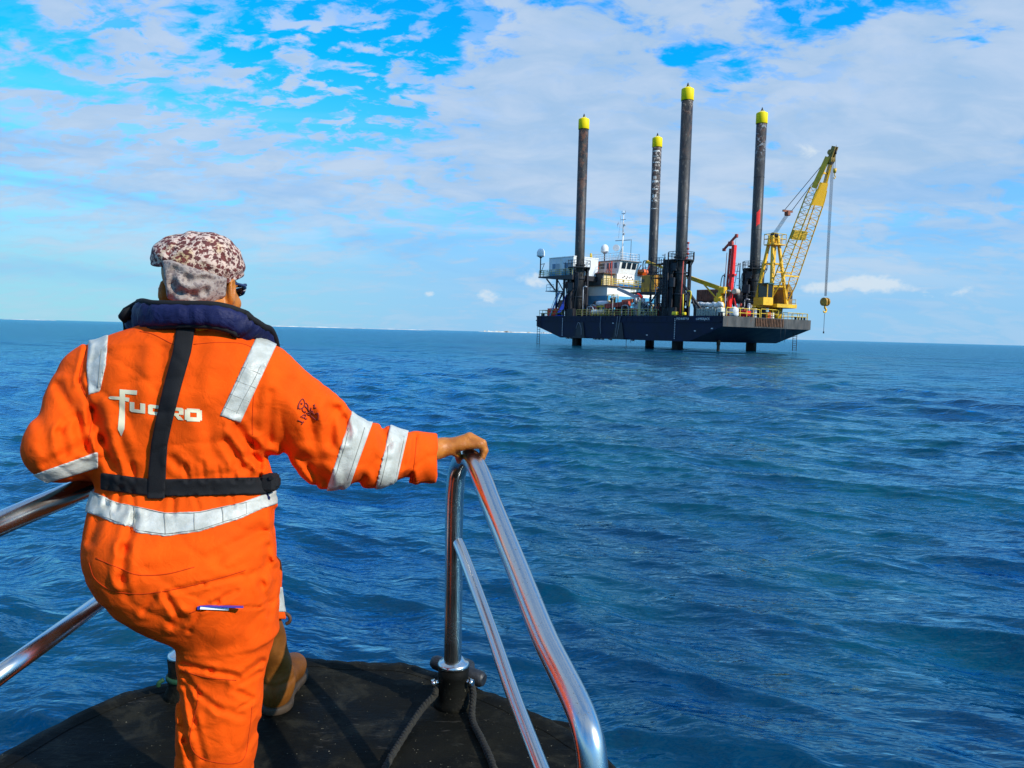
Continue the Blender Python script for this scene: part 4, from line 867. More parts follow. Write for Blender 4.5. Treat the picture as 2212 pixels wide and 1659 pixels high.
    for z in (10.4, 14.0):
        mb = MB(); f = (z - 7.55) / (apex - 7.55)
        for a0 in (.6, -2.8):
            aa = a0 + (-1.1 - a0) * f; w = 1.67 * (1 - f) + .52 * f; mb.beam(T(aa, -w, z), T(aa, w, z), .24)
        for sg in (-1, 1):
            w = 1.67 * (1 - f) + .52 * f; mb.beam(T(.6 - 1.45 * f, sg * w, z), T(-2.8 + 1.45 * f, sg * w, z), .2)
        mb.build('gantry_brace', yel, cr, rig)
    mb = MB(); obox(mb, -1.9, .2, -1.3, 1.3, 16.9, 17.05); mb.build('gantry_platform', yel, cr, rig)
    mb = MB(); mb.rail([T(-1.9, -1.3, 17.05), T(.2, -1.3, 17.05), T(.2, 1.3, 17.05), T(-1.9, 1.3, 17.05), T(-1.9, -1.3, 17.05)], 1.6, .05, 1.0); mb.build('guard_rail', yrail, cr, rig)
    mb = MB()
    for s in (-.35, 0, .35): mb.cyl(T(-1.1, s - .1, apex + .1), T(-1.1, s + .1, apex + .1), .45, n=12)
    mb.build('sheave', dark, cr, rig)
    # boom: four chords, lacing, plated head section
    TIPZ = 28.8; A_T = 9.1
    def B(t, s, d):                                               # t along the boom, s across, d below/above the axis
        ax = np.array([A_T - .1, TIPZ - 7.5]); L = np.linalg.norm(ax); ax /= L; nn = np.array([-ax[1], ax[0]])
        p = np.array([.1, 7.5]) + ax * L * t + nn * d; return T(p[0], s, p[1])
    def half(t):                                                  # half width and half depth of the lattice
        w = np.interp(t, [0, .2, .75, .86, 1], [1.95, 1.62, 1.18, .78, .42]); dd = np.interp(t, [0, .16, .72, .86, 1], [.10, .80, .80, .55, .35]); return w, dd
    ts = np.linspace(0, .80, 25)
    for ss in (-1, 1):
        for sd in (-1, 1):
            mb = MB()
            for i in range(len(ts) - 1):
                w0, d0 = half(ts[i]); w1, d1_ = half(ts[i + 1]); mb.cyl(B(ts[i], ss * w0, sd * d0), B(ts[i + 1], ss * w1, sd * d1_), .095, n=6, caps=False)
            mb.build('boom_chord', yel, cr, rig)
    mb = MB()
    for i in range(len(ts) - 1):
        w0, d0 = half(ts[i]); w1, d1_ = half(ts[i + 1]); f = 1 if i % 2 else -1
        for ss in (-1, 1): mb.cyl(B(ts[i], ss * w0, -f * d0), B(ts[i + 1], ss * w1, f * d1_), .035, n=4, caps=False); mb.cyl(B(ts[i], ss * w0, -d0), B(ts[i], ss * w0, d0), .035, n=4, caps=False)
        if i > 4:
            for sd in (-1, 1): mb.cyl(B(ts[i], -f * w0, sd * d0), B(ts[i + 1], f * w1, sd * d1_), .035, n=4, caps=False)
    for t in (.22,): w, d_ = half(t); mb.beam(B(t, -w, -d_), B(t, w, -d_), .2); mb.beam(B(t, -w, d_), B(t, w, d_), .2)
    mb.build('boom_lacing', yel, cr, rig)
    mb = MB()
    def plate(t0, t1, sd=1, th=.06):
        w0, d0 = half(t0); w1, d1_ = half(t1); return [B(t0, -w0, -d0 * sd), B(t0, w0, -d0 * sd), B(t1, w1, -d1_ * sd), B(t1, -w1, -d1_ * sd), B(t0, -w0, -d0 * sd - th), B(t0, w0, -d0 * sd - th), B(t1, w1, -d1_ * sd - th), B(t1, -w1, -d1_ * sd - th)]
    Q = [(0, 1, 2, 3), (7, 6, 5, 4), (4, 5, 1, 0), (5, 6, 2, 1), (6, 7, 3, 2), (7, 4, 0, 3)]
    mb.add(plate(.70, .845), Q); mb.build('head_plate', mat('plain_yellow', (.74, .40, .008), .5, var=.06), cr, rig)
    mb = MB()
    for ss in (-1, 1): mb.beam(B(.80, ss * half(.8)[0], 0), B(1.0, ss * .42, 0), .3, .75)
    mb.beam(B(.9, -.55, 0), B(.9, .55, 0), .25); mb.beam(B(.97, -.45, 0), B(.97, .45, 0), .25); mb.build('boom_head', yel, cr, rig)
    mb = MB()
    for ss in (-.3, 0, .3): mb.cyl(B(.985, ss - .09, -.25), B(.985, ss + .09, -.25), .55, n=14); mb.cyl(B(1.03, ss - .09, .1), B(1.03, ss + .09, .1), .4, n=12)
    mb.beam(B(.96, -.25, -.3), B(1.07, -.25, -.2), .14, .7); mb.beam(B(.96, .25, -.3), B(1.07, .25, -.2), .14, .7); mb.build('head_sheave', mat('greasy_brown', (.30, .19, .03), .6, var=.4), cr, rig)
    mb = MB(); mb.add(plate(.455, .515, -1, .5), Q); mb.build('boom_winch_box', mat('mustard_paint', (.55, .36, .03)), cr, rig)
    # pendants and luffing ropes
    br = B(.60, 0, 4.4) ; mb = MB()
    for ss in (-.75, .75): mb.cyl(br + wu3(wu_, ss), B(.965, ss * .5, .35), .05, n=5)
    mb.build('pendant', rope, cr, rig)
    mb = MB(); mb.beam(br + wu3(wu_, -1.0), br + wu3(wu_, 1.0), .22, .3); mb.cbox(br - (.35, .35, .7), br + (.35, .35, .0), .06); mb.build('spreader_beam', mat('rust_red', (.25, .08, .04), .7), cr, rig)
    mb = MB()
    for ss in np.linspace(-.4, .4, 8): mb.cyl(br + wu3(wu_, ss * .9) - (0, 0, .5), T(-1.1, ss, apex + .3), .022, n=4, caps=False)
    mb.build('luffing_rope', rope, cr, rig)
    hk = B(.985, 0, -.7); hz = 7.4; mb = MB()
    for i, ss in enumerate(np.linspace(-.55, .55, 6)):
        mb.cyl(hk + wu3(wu_, ss * .55), np.array([hk[0], hk[1], hz + 1.2]) + wu3(wu_, ss * .38), .022, n=4, caps=False)
    mb.build('hoist_rope', rope, cr, rig)
    mb = MB(); V0 = np.array([hk[0], hk[1], hz])
    for ss in (-.28, .28): mb.cyl(V0 + wu3(wu_, ss - .12) + (0, 0, .35), V0 + wu3(wu_, ss + .12) + (0, 0, .35), .62, n=16)
    mb.cbox(V0 + (-.42, -.42, -.2), V0 + (.42, .42, .85), .12); hb = mb.build('hook_block', mat('hook_block_ochre', (.42, .22, .02), .55, var=.35, vscale=3), cr, rig)
    mb = MB(); mb.cyl(V0 + (0, 0, -.25), V0 + (0, 0, -.6), .14, n=8); hp = [V0 + (.3 * math.sin(t) * wu_[0], .3 * math.sin(t) * wu_[1], -.9 + .3 * math.cos(t)) for t in np.linspace(0, 4.6, 14)]; mb.tube(hp, [.14] * 9 + [.13, .11, .09, .07, .05], 8); mb.build('hook', yel, hb, rig)
    mb = MB(); mb.cyl(V0 + (0, 0, -1.4), V0 + (0, 0, -4.0), .035, n=5); mb.cyl(V0 + (0, 0, -4.0), V0 + (0, 0, -4.3), .1, n=6); mb.build('sling', dark, hb, rig)
    w2 = B(1.08, .1, -.2); mb = MB(); mb.cyl(w2, w2 - (0, 0, 3.4), .03, n=4); mb.cyl(w2 - (.0, 0, .8), w2 - (0, 0, 1.3), .12, n=6); mb.build('whip_line', dark, cr, rig)
    mb = MB(); mb.cyl(w2 - (0, 0, 3.4), w2 - (0, 0, 4.0), .26, .2, n=10); mb.tube([w2 - (0, 0, 4.0), w2 - (.0, 0, 4.3), w2 + wu3(wu_, .2) - (0, 0, 4.6), w2 + wu3(wu_, 0) - (0, 0, 4.85), w2 + wu3(wu_, -.18) - (0, 0, 4.7)], .07, 6); mb.build('whip_hook', yel, cr, rig)

    # ---------------- things lying about on deck
    def deckbox(name, lab, cat, lo, hi, m_, c_=.05, extra=None):
        t = rt(name, lab, cat, ((lo[0] + hi[0]) / 2, (lo[1] + hi[1]) / 2, lo[2])); mb = MB(); mb.cbox(lo, hi, c_)
        mb.build('body', m_, t, rig)
        if extra: extra(t, lo, hi)
        return t
    def skids(m_):
        def f(t, lo, hi):
            mb = MB()
            for a in (lo[1] + .1, hi[1] - .2): mb.box((lo[0] - .05, a, lo[2] - .14), (hi[0] + .05, a + .14, lo[2]))
            n = max(2, int((hi[0] - lo[0]) / .5))
            for i in range(n + 1): a = lo[0] + (hi[0] - lo[0] - .08) * i / n; mb.box((a, lo[1] - .04, lo[2]), (a + .08, lo[1], hi[2]))
            mb.build('frame_rib', m_, t, rig)
        return f
    deckbox('red_skip', 'bright red steel skip by the deck rail at barge stern', 'skip', (-29.5, -1.7, DK + .15), (-27.2, .3, DK + 1.5), mat('skip_red', (.85, .035, .015), .5, var=.1), .06, skids(mat('skip_red', (0, 0, 0))))
    t = rt('blue_tarpaulin', 'bright blue tarpaulin draped over deck gear beside the rusty leg', 'tarpaulin', (-25.2, -1.2, DK)); V = []; F = []; n, m2 = 10, 10
    for i in range(n):
        for j in range(m2):
            a, c2_ = i / (n - 1), j / (m2 - 1); V.append((-27.1 + 2.3 * a, -2.0 + 1.6 * c2_, DK + .1 + (4.6 * a ** .8 * min(1, 2.2 * c2_ + .3)) * .82 + .12 * math.sin(7 * a + 5 * c2_)))
    for i in range(n - 1):
        for j in range(m2 - 1): q = i * m2 + j; F.append((q, q + m2, q + m2 + 1, q + 1))
    mb = MB(); mb.add(V, F, True); o = mb.build('sheet', mat('tarp_blue', (.008, .05, .62), .45, var=.2, vscale=2), t, rig)
    mb = MB(); mb.tube([(-27.1, -2.0, DK + .1), (-25.9, -2.0, DK + .15), (-24.8, -2.0, DK + .15)], .05, 5); mb.build('hem', mat('tarp_blue', (0, 0, 0)), t, rig)
    t = rt('gangway_stair', 'pale blue steel stairway rising to the stern platform', 'stairs', (-27.6, 0, DK)); mb = MB()
    for v in (-1.9, -1.1): mb.beam((-28.6, v, DK), (-26.2, v, 9.6), .12, .28)
    for i in range(12): f = (i + .5) / 12; mb.box((-28.6 + 2.4 * f - .14, -1.9, DK + 4.45 * f), (-28.6 + 2.4 * f + .14, -1.1, DK + 4.45 * f + .05))
    mb.build('flight', mat('stair_blue', (.10, .22, .42), .5), t, rig)
    mb = MB(); mb.beam((-28.6, -1.9, DK + 1), (-26.2, -1.9, 10.6), .06); mb.rail([(-30.0, -1.7, 9.9), (-28.0, -1.7, 9.9)], 1.1, .04, 1.0); mb.box((-30.2, -1.8, 9.75), (-27.4, .4, 9.9)); mb.build('handrail', grey, t, rig)
    t = rt('hose_reel', 'rusty brown hose reel on stand at the barge stern', 'reel', (-28.9, 1.2, DK)); mb = MB(); mb.cyl((-28.6, .8, 7.3), (-28.6, 2.0, 7.3), 1.0, n=18); mb.build('drum', mat('rust_brown', (.22, .10, .04), .7, var=.4), t, rig); mb = MB(); mb.beam((-29.4, .8, DK), (-28.6, .8, 7.3), .14); mb.beam((-27.8, .8, DK), (-28.6, .8, 7.3), .14); mb.build('stand', dark2, t, rig)
    deckbox('winch_house', 'small pale winch house under the stern platform', 'winch house', (-27.2, 1.4, 8.2), (-24.9, 3.6, 10.3), mat('pale_grey_paint', (.5, .52, .5), .5), .05, skids(dark2))
    boatlet(-26.3, .8, 10.5, 'orange rescue boat slung beneath the white cabins', 2.2)
    # liferaft canisters
    for i, (u, z, lab, mt) in enumerate(((-17.5, DK + .55, 'white liferaft canister in yellow cradle behind the deck rail', white), (-15.9, DK + .55, 'cream liferaft canister in yellow cradle beside the red gangway', mat('canister_cream', (.60, .48, .38), .5)))):
        t = rt('liferaft_canister', lab, 'liferaft', (u, -1.2, DK), 'liferaft canisters behind the rail')
        mb = MB(); L = 1.5 if i == 0 else 1.1; r = .46
        mb.tube([(u - L / 2 + x * L, -1.2, z + .25) for x in (0, .04, .12, .3, .49, .51, .7, .88, .96, 1)], [r * f for f in (.45, .78, .96, 1, 1, 1, 1, .96, .78, .45)], 16); mb.build('canister', mt, t, rig)
        mb = MB()
        for a in (u - L * .32, u + L * .32): mb.beam((a, -1.6, DK), (a, -1.6, z), .1); mb.beam((a, -.8, DK), (a, -.8, z), .1); mb.beam((a, -1.65, z - .1), (a, -.75, z - .1), .1)
        mb.build('cradle', yrail, t, rig)
    t = rt('white_dinghy', 'small white covered dinghy lying above the liferaft canisters', 'dinghy', (-17.4, 1, 7)); mb = MB()
    mb.tube([(-18.9, .4, 7.45), (-18.6, .4, 7.5), (-17.6, .4, 7.45), (-16.4, .4, 7.5), (-15.7, .4, 7.65)], [.12, .40, .48, .40, .12], 12); mb.build('cover', mat('canvas_grey', (.60, .59, .60), .8, var=.15), t, rig); mb = MB(); mb.box((-18.6, .0, 6.85), (-16.2, .8, 7.0));
    for a in (-18.4, -16.5): mb.beam((a, .2, DK), (a, .2, 6.9), .12); mb.beam((a, .7, DK), (a, .7, 6.9), .12)
    mb.build('trestle', yrail, t, rig)
    t = rt('red_gangway', 'dull red steel gangway sections stacked on deck', 'gangway', (-13, 0, DK + 1)); mb = MB(); mb.beam((-15.4, -.6, 6.95), (-9.9, -.6, 7.35), .8, .75); mb.build('section', dred, t, rig)
    mb = MB(); mb.beam((-12.0, .0, 7.7), (-9.6, .0, 7.85), .8, .55); mb.build('section', mat('orange_red_steel', (.5, .10, .03), .6, var=.3), t, rig); mb = MB()
    for u in (-14.6, -12.4, -10.3): mb.beam((u, -.9, DK), (u, -.9, 6.7), .14); mb.beam((u, -.3, DK), (u, -.3, 6.7), .14)
    for u in np.arange(-15.2, -9.9, .62): mb.beam((u, -1.02, 6.65 + .073 * (u + 15.2)), (u, -1.02, 7.3 + .073 * (u + 15.2)), .07)
    mb.build('trestle', mat('dark_red_trestle', (.10, .02, .02), .7), t, rig)
    t = rt('cable_reel', 'grey spoked cable reel standing behind the deck rail', 'reel', (-6.6, 0, DK)); mb = MB()
    for v in (-.9, .3):
        ring = [(-6.7 + 1.12 * math.cos(a), v, 6.5 + 1.12 * math.sin(a)) for a in np.linspace(0, 2 * math.pi, 25)]; mb.tube(ring, .09, 6)
        for a in np.arange(8) * math.pi / 4: mb.cyl((-6.7, v, 6.5), (-6.7 + 1.1 * math.cos(a), v, 6.5 + 1.1 * math.sin(a)), .05, n=5)
    mb.build('flange', galv, t, rig); mb = MB(); mb.cyl((-6.7, -.85, 6.5), (-6.7, .25, 6.5), .62, n=18); mb.build('wound_cable', dark, t, rig)
    mb = MB(); mb.beam((-7.5, -1.0, DK), (-6.7, -1.0, 6.5), .12); mb.beam((-5.9, -1.0, DK), (-6.7, -1.0, 6.5), .12); mb.build('stand', galv, t, rig)
    deckbox('pump_unit', 'grey pump unit with pipework beside the spoked cable reel', 'pump', (-9.6, .2, DK + .2), (-8.0, 1.6, 7.4), grey, .08, lambda t, lo, hi: [(lambda m3: (m3.cyl((-9.3, .1, 7.4), (-9.3, .1, 8.3), .3, n=12), m3.cyl((-8.5, 0, 6.6), (-8.5, -.6, 6.6), .4, n=12), m3.tube(spline([(-8.4, -.2, 7.4), (-8.4, -.4, 8.1), (-8.0, -.4, 8.2), (-7.8, -.4, 7)], 5), .12, 8), m3.build('pipework', galv, t, rig)))(MB())])
    deckbox('generator_set', 'brown and cream generator set behind the cable reel', 'generator', (-5.2, .8, DK + .2), (-3.2, 2.6, 7.2), mat('rust_orange', (.42, .17, .05), .6, var=.4, vscale=2), .06, skids(cream))
    t = rt('foldable_davit', 'pale grey knuckle davit folded in front of the blue deckhouse wall', 'davit', (-10.5, 1, DK)); mb = MB(); mb.beam((-14.3, 1.0, 10.0), (-8.5, 1.0, 7.9), .4, .5); mb.build('arm', grey, t, rig); mb = MB(); mb.cyl((-8.4, 1.0, DK), (-8.4, 1.0, 8.2), .3, n=12); mb.build('post', grey, t, rig); mb = MB(); mb.beam((-9.6, .85, 8.95), (-8.6, .85, 8.4), .5, .35); mb.build('red_joint', red, t, rig)
    t = rt('yellow_gas_rack', 'yellow cage rack of cylinders in front of blue deckhouse side', 'rack', (-15.9, 2, DK)); mb = MB()
    for a in (-16.9, -15.4):
        for b2 in (1.2, 2.2): mb.beam((a, b2, DK), (a, b2, 9.1), .1)
    for z in (6.9, 7.6, 9.0): mb.beam((-16.9, 1.2, z), (-15.4, 1.2, z), .12); mb.beam((-16.9, 2.2, z), (-15.4, 2.2, z), .12)
    mb.build('cage', mat('cage_yellow', (.60, .36, .02), .5), t, rig); mb = MB()
    for a in (-16.6, -16.1, -15.7): mb.cyl((a, 1.7, 6.9), (a, 1.7, 8.5), .18, n=10)
    mb.build('cylinder', dark2, t, rig)
    # scattered gear between the near leg and the deck crane
    deckbox('parts_basket', 'grey mesh parts basket on deck beside the yellow crane foot', 'basket', (4.4, -1.2, DK + .12), (7.9, .4, 6.35), mat('basket_grey', (.22, .24, .22), .6, var=.6, vscale=4), .05, skids(mat('basket_rib', (.38, .40, .30), .6)))
    deckbox('white_tote', 'white plastic tote standing at the end of the parts basket', 'tote', (7.95, -1.0, DK + .05), (8.75, 0, 6.5), mat('tote_white', (.72, .72, .58), .5), .12, skids(grey))
    t = rt('sack_pile', 'pile of pale sacks and sheeting behind the parts basket', 'sacks', (5.5, 2, DK)); mb = MB(); rn = random.Random(2)
    for i in range(9): u = 2.8 + i * .5; mb.tube([(u - .5, 1.2, 6.6 + rn.uniform(0, .5)), (u - .2, 1.2, 6.8 + rn.uniform(0, .4)), (u + .3, 1.2, 6.8 + rn.uniform(0, .4)), (u + .6, 1.2, 6.6 + rn.uniform(0, .3))], [.12, .34, .36, .12], 8)
    mb.build('sack', mat('sack_white', (.62, .62, .60), .8, var=.25, vscale=3), t, rig); mb = MB(); mb.cbox((2.4, .7, DK), (7.6, 1.7, 6.5), .08); mb.build('pallet', dark2, t, rig)
    t = rt('water_tank', 'round pale tank behind the sacks near the yellow crane foot', 'tank', (2.7, 3, DK)); mb = MB(); mb.lathe([(.7, DK), (.72, 7.2), (.6, 7.5), (.2, 7.65)], (1.6, 3.2, 0), 16); mb.build('shell', mat('tank_grey', (.48, .50, .48), .5), t, rig); mb = MB(); mb.lathe([(.74, 6.4), (.74, 6.55)], (1.6, 3.2, 0), 16); mb.build('hoop', dark2, t, rig)
    c = rt('brown_container', 'rusty brown container raised on a dark stand behind the deck crane', 'container', (-4, 15, DK)); mb = MB(); mb.cbox((-7.5, 13.5, 8.3), (-1.6, 15.9, 10.3), .05)
    for u in np.arange(-7.3, -1.7, .4): mb.box((u, 13.44, 8.4), (u + .18, 13.5, 10.2))
    mb.build('wall', mat('container_brown', (.20, .075, .045), .7, var=.35, vscale=1.5), c, rig); mb = MB(); mb.box((-8.2, 13.0, 7.9), (3.4, 16.4, 8.25))
    for a in (-7.6, -2.6, 2.9): mb.beam((a, 13.3, DK), (a, 13.3, 7.9), .25); mb.beam((a, 16, DK), (a, 16, 7.9), .25)
    mb.build('stand', dark, c, rig); mb = MB(); mb.rail([(1.2, 13.1, 8.25), (3.3, 13.1, 8.25), (3.3, 16.2, 8.25)], 1.5, .05, 1.0); mb.build('guard_rail', dark2, c, rig)
    for i, (u, v, lab, mt, h) in enumerate(((9.0, 6.8, 'grey drum by the bow rail under the crane cab', grey, 1.5), (9.0, 10.4, 'orange drum by the bow rail beside the crane pedestal', orange, 1.1), (9.0, 11.4, 'white drum by the bow rail beside the crane pedestal', white, 1.0))):
        t = rt('steel_drum', lab, 'drum', (u, v, DK)); mb = MB(); mb.lathe([(.4, DK), (.42, DK + .05), (.40, DK + .1), (.40, DK + h * .5), (.42, DK + h * .52), (.40, DK + h * .55), (.40, DK + h - .05), (.42, DK + h), (.35, DK + h)], (u, v, 0), 16); mb.build('shell', mt, t, rig); mb = MB(); mb.cyl((u + .15, v, DK + h), (u + .15, v, DK + h + .05), .06, n=8); mb.build('bung', dark, t, rig)
    t = rt('white_sack', 'bulging white sack hung over the yellow bow rail', 'sack', (9.5, 1.2, DK)); mb = MB(); mb.tube([(9.5, 1.0, DK + .05), (9.5, 1.05, DK + .35), (9.5, 1.1, DK + .9), (9.5, 1.15, DK + 1.3), (9.5, 1.2, DK + 1.5)], [.5, .72, .62, .6, .2], 12); tag(mb.build('fabric', mat('sack_white', (.6, .6, .6)), t, rig))
    mb = MB(); mb.tube([(9.5, 1.2, DK + 1.5), (9.5, 1.25, DK + 1.7), (9.5, 1.35, DK + 1.5)], .05, 5); mb.build('loop', grey, t, rig)
    deckbox('hydraulic_pack', 'dark hydraulic power pack under the crane cab', 'power pack', (3.8, 12.0, DK + .1), (6.3, 14.0, 8.0), dark, .08, skids(dark2))
    t = rt('dark_winch', 'dark winch with coiled hoses beside the leg with the red paint mark', 'winch', (0, 16, DK)); mb = MB(); mb.cyl((-1.6, 15.6, 9.2), (-1.6, 17.2, 9.2), 1.1, n=16); mb.build('drum', dark, t, rig); mb = MB(); mb.beam((-3.8, 15.6, DK + .5), (-1.6, 15.6, 9.2), .3); mb.beam((-.4, 15.6, DK), (-1.6, 15.6, 9.2), .3); mb.build('frame', dark, t, rig)
    t = rt('lifting_frame', 'yellow pipe frame beside the foot of the nearest leg', 'frame', (2.6, -1, DK)); mb = MB(); mb.tube(spline([(1.9, -1.3, DK), (1.8, -1.3, 8.6)], 2), .08, 6); mb.tube(spline([(3.0, -1.3, 6.6), (3.3, -1.3, 8.6), (3.1, -1.3, 9.0), (2.6, -1.3, 9.0)], 5), .09, 6); mb.build('pipe', mat('bright_yellow', (.8, .6, .02), .5), t, rig); mb = MB(); mb.cbox((.3, -2.1, DK + .2), (1.3, -1.5, DK + .75), .1); mb.cbox((2.3, -2.1, DK + .2), (2.9, -1.6, DK + .65), .1); mb.build('foot', mat('bright_yellow', (0, 0, 0)), t, rig)
    return barge
def wu3(w, s): return np.array([w[0] * s, w[1] * s, 0.0])
build_rig()

# ------------------------------------------------------------------ implicit surfaces, meshed with surface nets
def surfnets(fn, lo, hi, h, B=16, margin=.03, smooth=1):
    lo = np.array(lo, float); nb = np.ceil((np.array(hi) - lo) / h / B).astype(int); N = nb * B + 1
    F = np.ones(N, np.float32)
    ci = np.stack(np.meshgrid(*[np.arange(k) for k in nb], indexing='ij'), -1).reshape(-1, 3)
    cc = lo + (ci * B + B / 2) * h
    f0 = fn(cc[:, 0], cc[:, 1], cc[:, 2], True)
    r = np.arange(B + 1) * h
    for (i, j, k), c, v in zip(ci, cc, f0):
        sl = (slice(i * B, i * B + B + 1), slice(j * B, j * B + B + 1), slice(k * B, k * B + B + 1))
        if abs(v) > .87 * B * h + margin: 
            if v < 0: F[sl] = -1
            continue
        o = lo + np.array((i, j, k)) * B * h
        X, Y, Z = np.meshgrid(o[0] + r, o[1] + r, o[2] + r, indexing='ij')
        F[sl] = fn(X.ravel(), Y.ravel(), Z.ravel(), False).reshape(X.shape)
    Sg = F < 0
    cnt = np.zeros(N - 1, np.int8)
    for a in (0, 1):
        for b in (0, 1):
            for c in (0, 1): cnt += Sg[a:N[0] - 1 + a, b:N[1] - 1 + b, c:N[2] - 1 + c]
    act = np.argwhere((cnt > 0) & (cnt < 8)); idx = np.full(N - 1, -1, np.int32); idx[tuple(act.T)] = np.arange(len(act))
    P = np.zeros((len(act), 3)); W = np.zeros(len(act))
    cor = [(a, b, c) for a in (0, 1) for b in (0, 1) for c in (0, 1)]
    val = {c: F[tuple((act + c).T)] for c in cor}
    for c in cor:
        for ax in range(3):
            if c[ax]: continue
            d = list(c); d[ax] = 1; d = tuple(d); va, vb = val[c], val[d]; m = (va < 0) != (vb < 0)
            t = np.where(m, va / np.where(m, va - vb, 1), 0); q = np.array(c, float) + np.zeros((len(act), 1)); q[:, ax] += t
            P[m] += q[m]; W[m] += 1
    P = lo + (act + P / W[:, None]) * h
    Q = []
    for ax in range(3):
        s0 = [slice(1, -1)] * 3; s1 = [slice(1, -1)] * 3; s0[ax] = slice(0, -1); s1[ax] = slice(1, None)
        A = Sg[tuple(s0)]; D = Sg[tuple(s1)]; e = np.argwhere(A != D); ins = A[tuple(e.T)]
        off = np.ones(3, int); off[ax] = 0; e = e + off
        u_, v_ = (ax + 1) % 3, (ax + 2) % 3; du = np.eye(3, dtype=int)[u_]; dv = np.eye(3, dtype=int)[v_]
        q = np.stack([idx[tuple((e - du - dv).T)], idx[tuple((e - dv).T)], idx[tuple(e.T)], idx[tuple((e - du).T)]], 1)
        Q.append(np.where(ins[:, None], q, q[:, ::-1]))
    Q = np.concatenate(Q); Q = Q[(Q >= 0).all(1)]
    for _ in range(smooth):
        acc = np.zeros_like(P); n = np.zeros(len(P))
        for a in range(4):
            i, j = Q[:, a], Q[:, (a + 1) % 4]
            for p_, q_ in ((i, j), (j, i)):
                for ax in range(3): acc[:, ax] += np.bincount(p_, P[q_, ax], len(P))
                n += np.bincount(p_, minlength=len(P))
        P = P * .5 + .5 * acc / np.maximum(n, 1)[:, None]
    return P, Q
def smin(a, b, k): h = np.clip(.5 + .5 * (b - a) / k, 0, 1); return b + (a - b) * h - k * h * (1 - h)
def smax(a, b, k): return -smin(-a, -b, k)
def cap(X, Y, Z, a, b, ra, rb):
    ba = b - a; L = ba @ ba; h = np.clip(((X - a[0]) * ba[0] + (Y - a[1]) * ba[1] + (Z - a[2]) * ba[2]) / L, 0, 1)
    dx, dy, dz = X - a[0] - h * ba[0], Y - a[1] - h * ba[1], Z - a[2] - h * ba[2]
    return np.sqrt(dx * dx + dy * dy + dz * dz) - (ra + (rb - ra) * h)
def ell(X, Y, Z, c, r, R=None):
    q = [X - c[0], Y - c[1], Z - c[2]]
    if R is not None: q = [R[i][0] * q[0] + R[i][1] * q[1] + R[i][2] * q[2] for i in range(3)]
    k0 = np.sqrt((q[0] / r[0]) ** 2 + (q[1] / r[1]) ** 2 + (q[2] / r[2]) ** 2); k1 = np.sqrt((q[0] / r[0] ** 2) ** 2 + (q[1] / r[1] ** 2) ** 2 + (q[2] / r[2] ** 2) ** 2)
    return k0 * (k0 - 1) / np.maximum(k1, 1e-6)
def pxy(X, Y, Z): return 1106 + 1663.3 * X / Y, 829.5 - 1663.3 * Z / Y
def stack(rows):                  # rows of (y, xl, xr, depth, half thickness) -> loft tables
    T = []
    for y, xl, xr, d, b in rows: T.append(((829.5 - y) / 1663.3 * d, ((xl + xr) / 2 - 1106) / 1663.3 * d, d, (xr - xl) / 2 / 1663.3 * d, b))
    return np.array(sorted(T)).T
def loft(X, Y, Z, T, n=2.5):
    cx = np.interp(Z, T[0], T[1]); cy = np.interp(Z, T[0], T[2]); a = np.interp(Z, T[0], T[3]); b = np.interp(Z, T[0], T[4])
    d = ((np.abs((X - cx) / a) ** n + np.abs((Y - cy) / b) ** n) ** (1 / n) - 1) * np.minimum(a, b)
    return np.maximum(d, np.maximum(Z - T[0][-1], T[0][0] - Z))

# ------------------------------------------------------------------ the man in orange
TORSO = stack([(672, 345, 490, 1.745, .066), (695, 335, 500, 1.74, .075), (712, 292, 520, 1.74, .085), (728, 245, 556, 1.74, .098), (752, 210, 588, 1.735, .112), (790, 194, 602, 1.73, .122), (850, 194, 592, 1.725, .13), (950, 202, 576, 1.725, .128), (1010, 216, 578, 1.73, .122), (1048, 221, 583, 1.732, .118), (1075, 212, 586, 1.725, .126), (1110, 208, 590, 1.715, .138), (1180, 206, 590, 1.70, .155), (1230, 218, 590, 1.70, .16), (1270, 236, 590, 1.70, .158), (1310, 268, 588, 1.705, .145), (1345, 322, 586, 1.71, .125), (1372, 384, 594, 1.715, .108)])
RLEG = stack([(1240, 380, 588, 1.71, .115), (1320, 384, 588, 1.715, .115), (1372, 394, 588, 1.715, .108), (1410, 396, 580, 1.715, .104), (1450, 399, 566, 1.715, .094), (1480, 397, 562, 1.71, .090), (1520, 394, 561, 1.71, .090), (1560, 392, 556, 1.715, .088), (1660, 387, 543, 1.73, .082), (1800, 388, 538, 1.75, .082), (2000, 392, 540, 1.79, .076)])
SH_R, EL_R, WR_R = cf(568, 838, 1.73), cf(735, 972, 1.82), cf(943, 989, 2.045)
SH_L, EL_L, WR_L = cf(214, 824, 1.73), cf(131, 968, 1.64), cf(262, 1003, 1.94)
HIP_L, KN_L, AN_L = cf(334, 1216, 1.73), cf(536, 1238, 2.24), cf(590, 1440, 2.33)
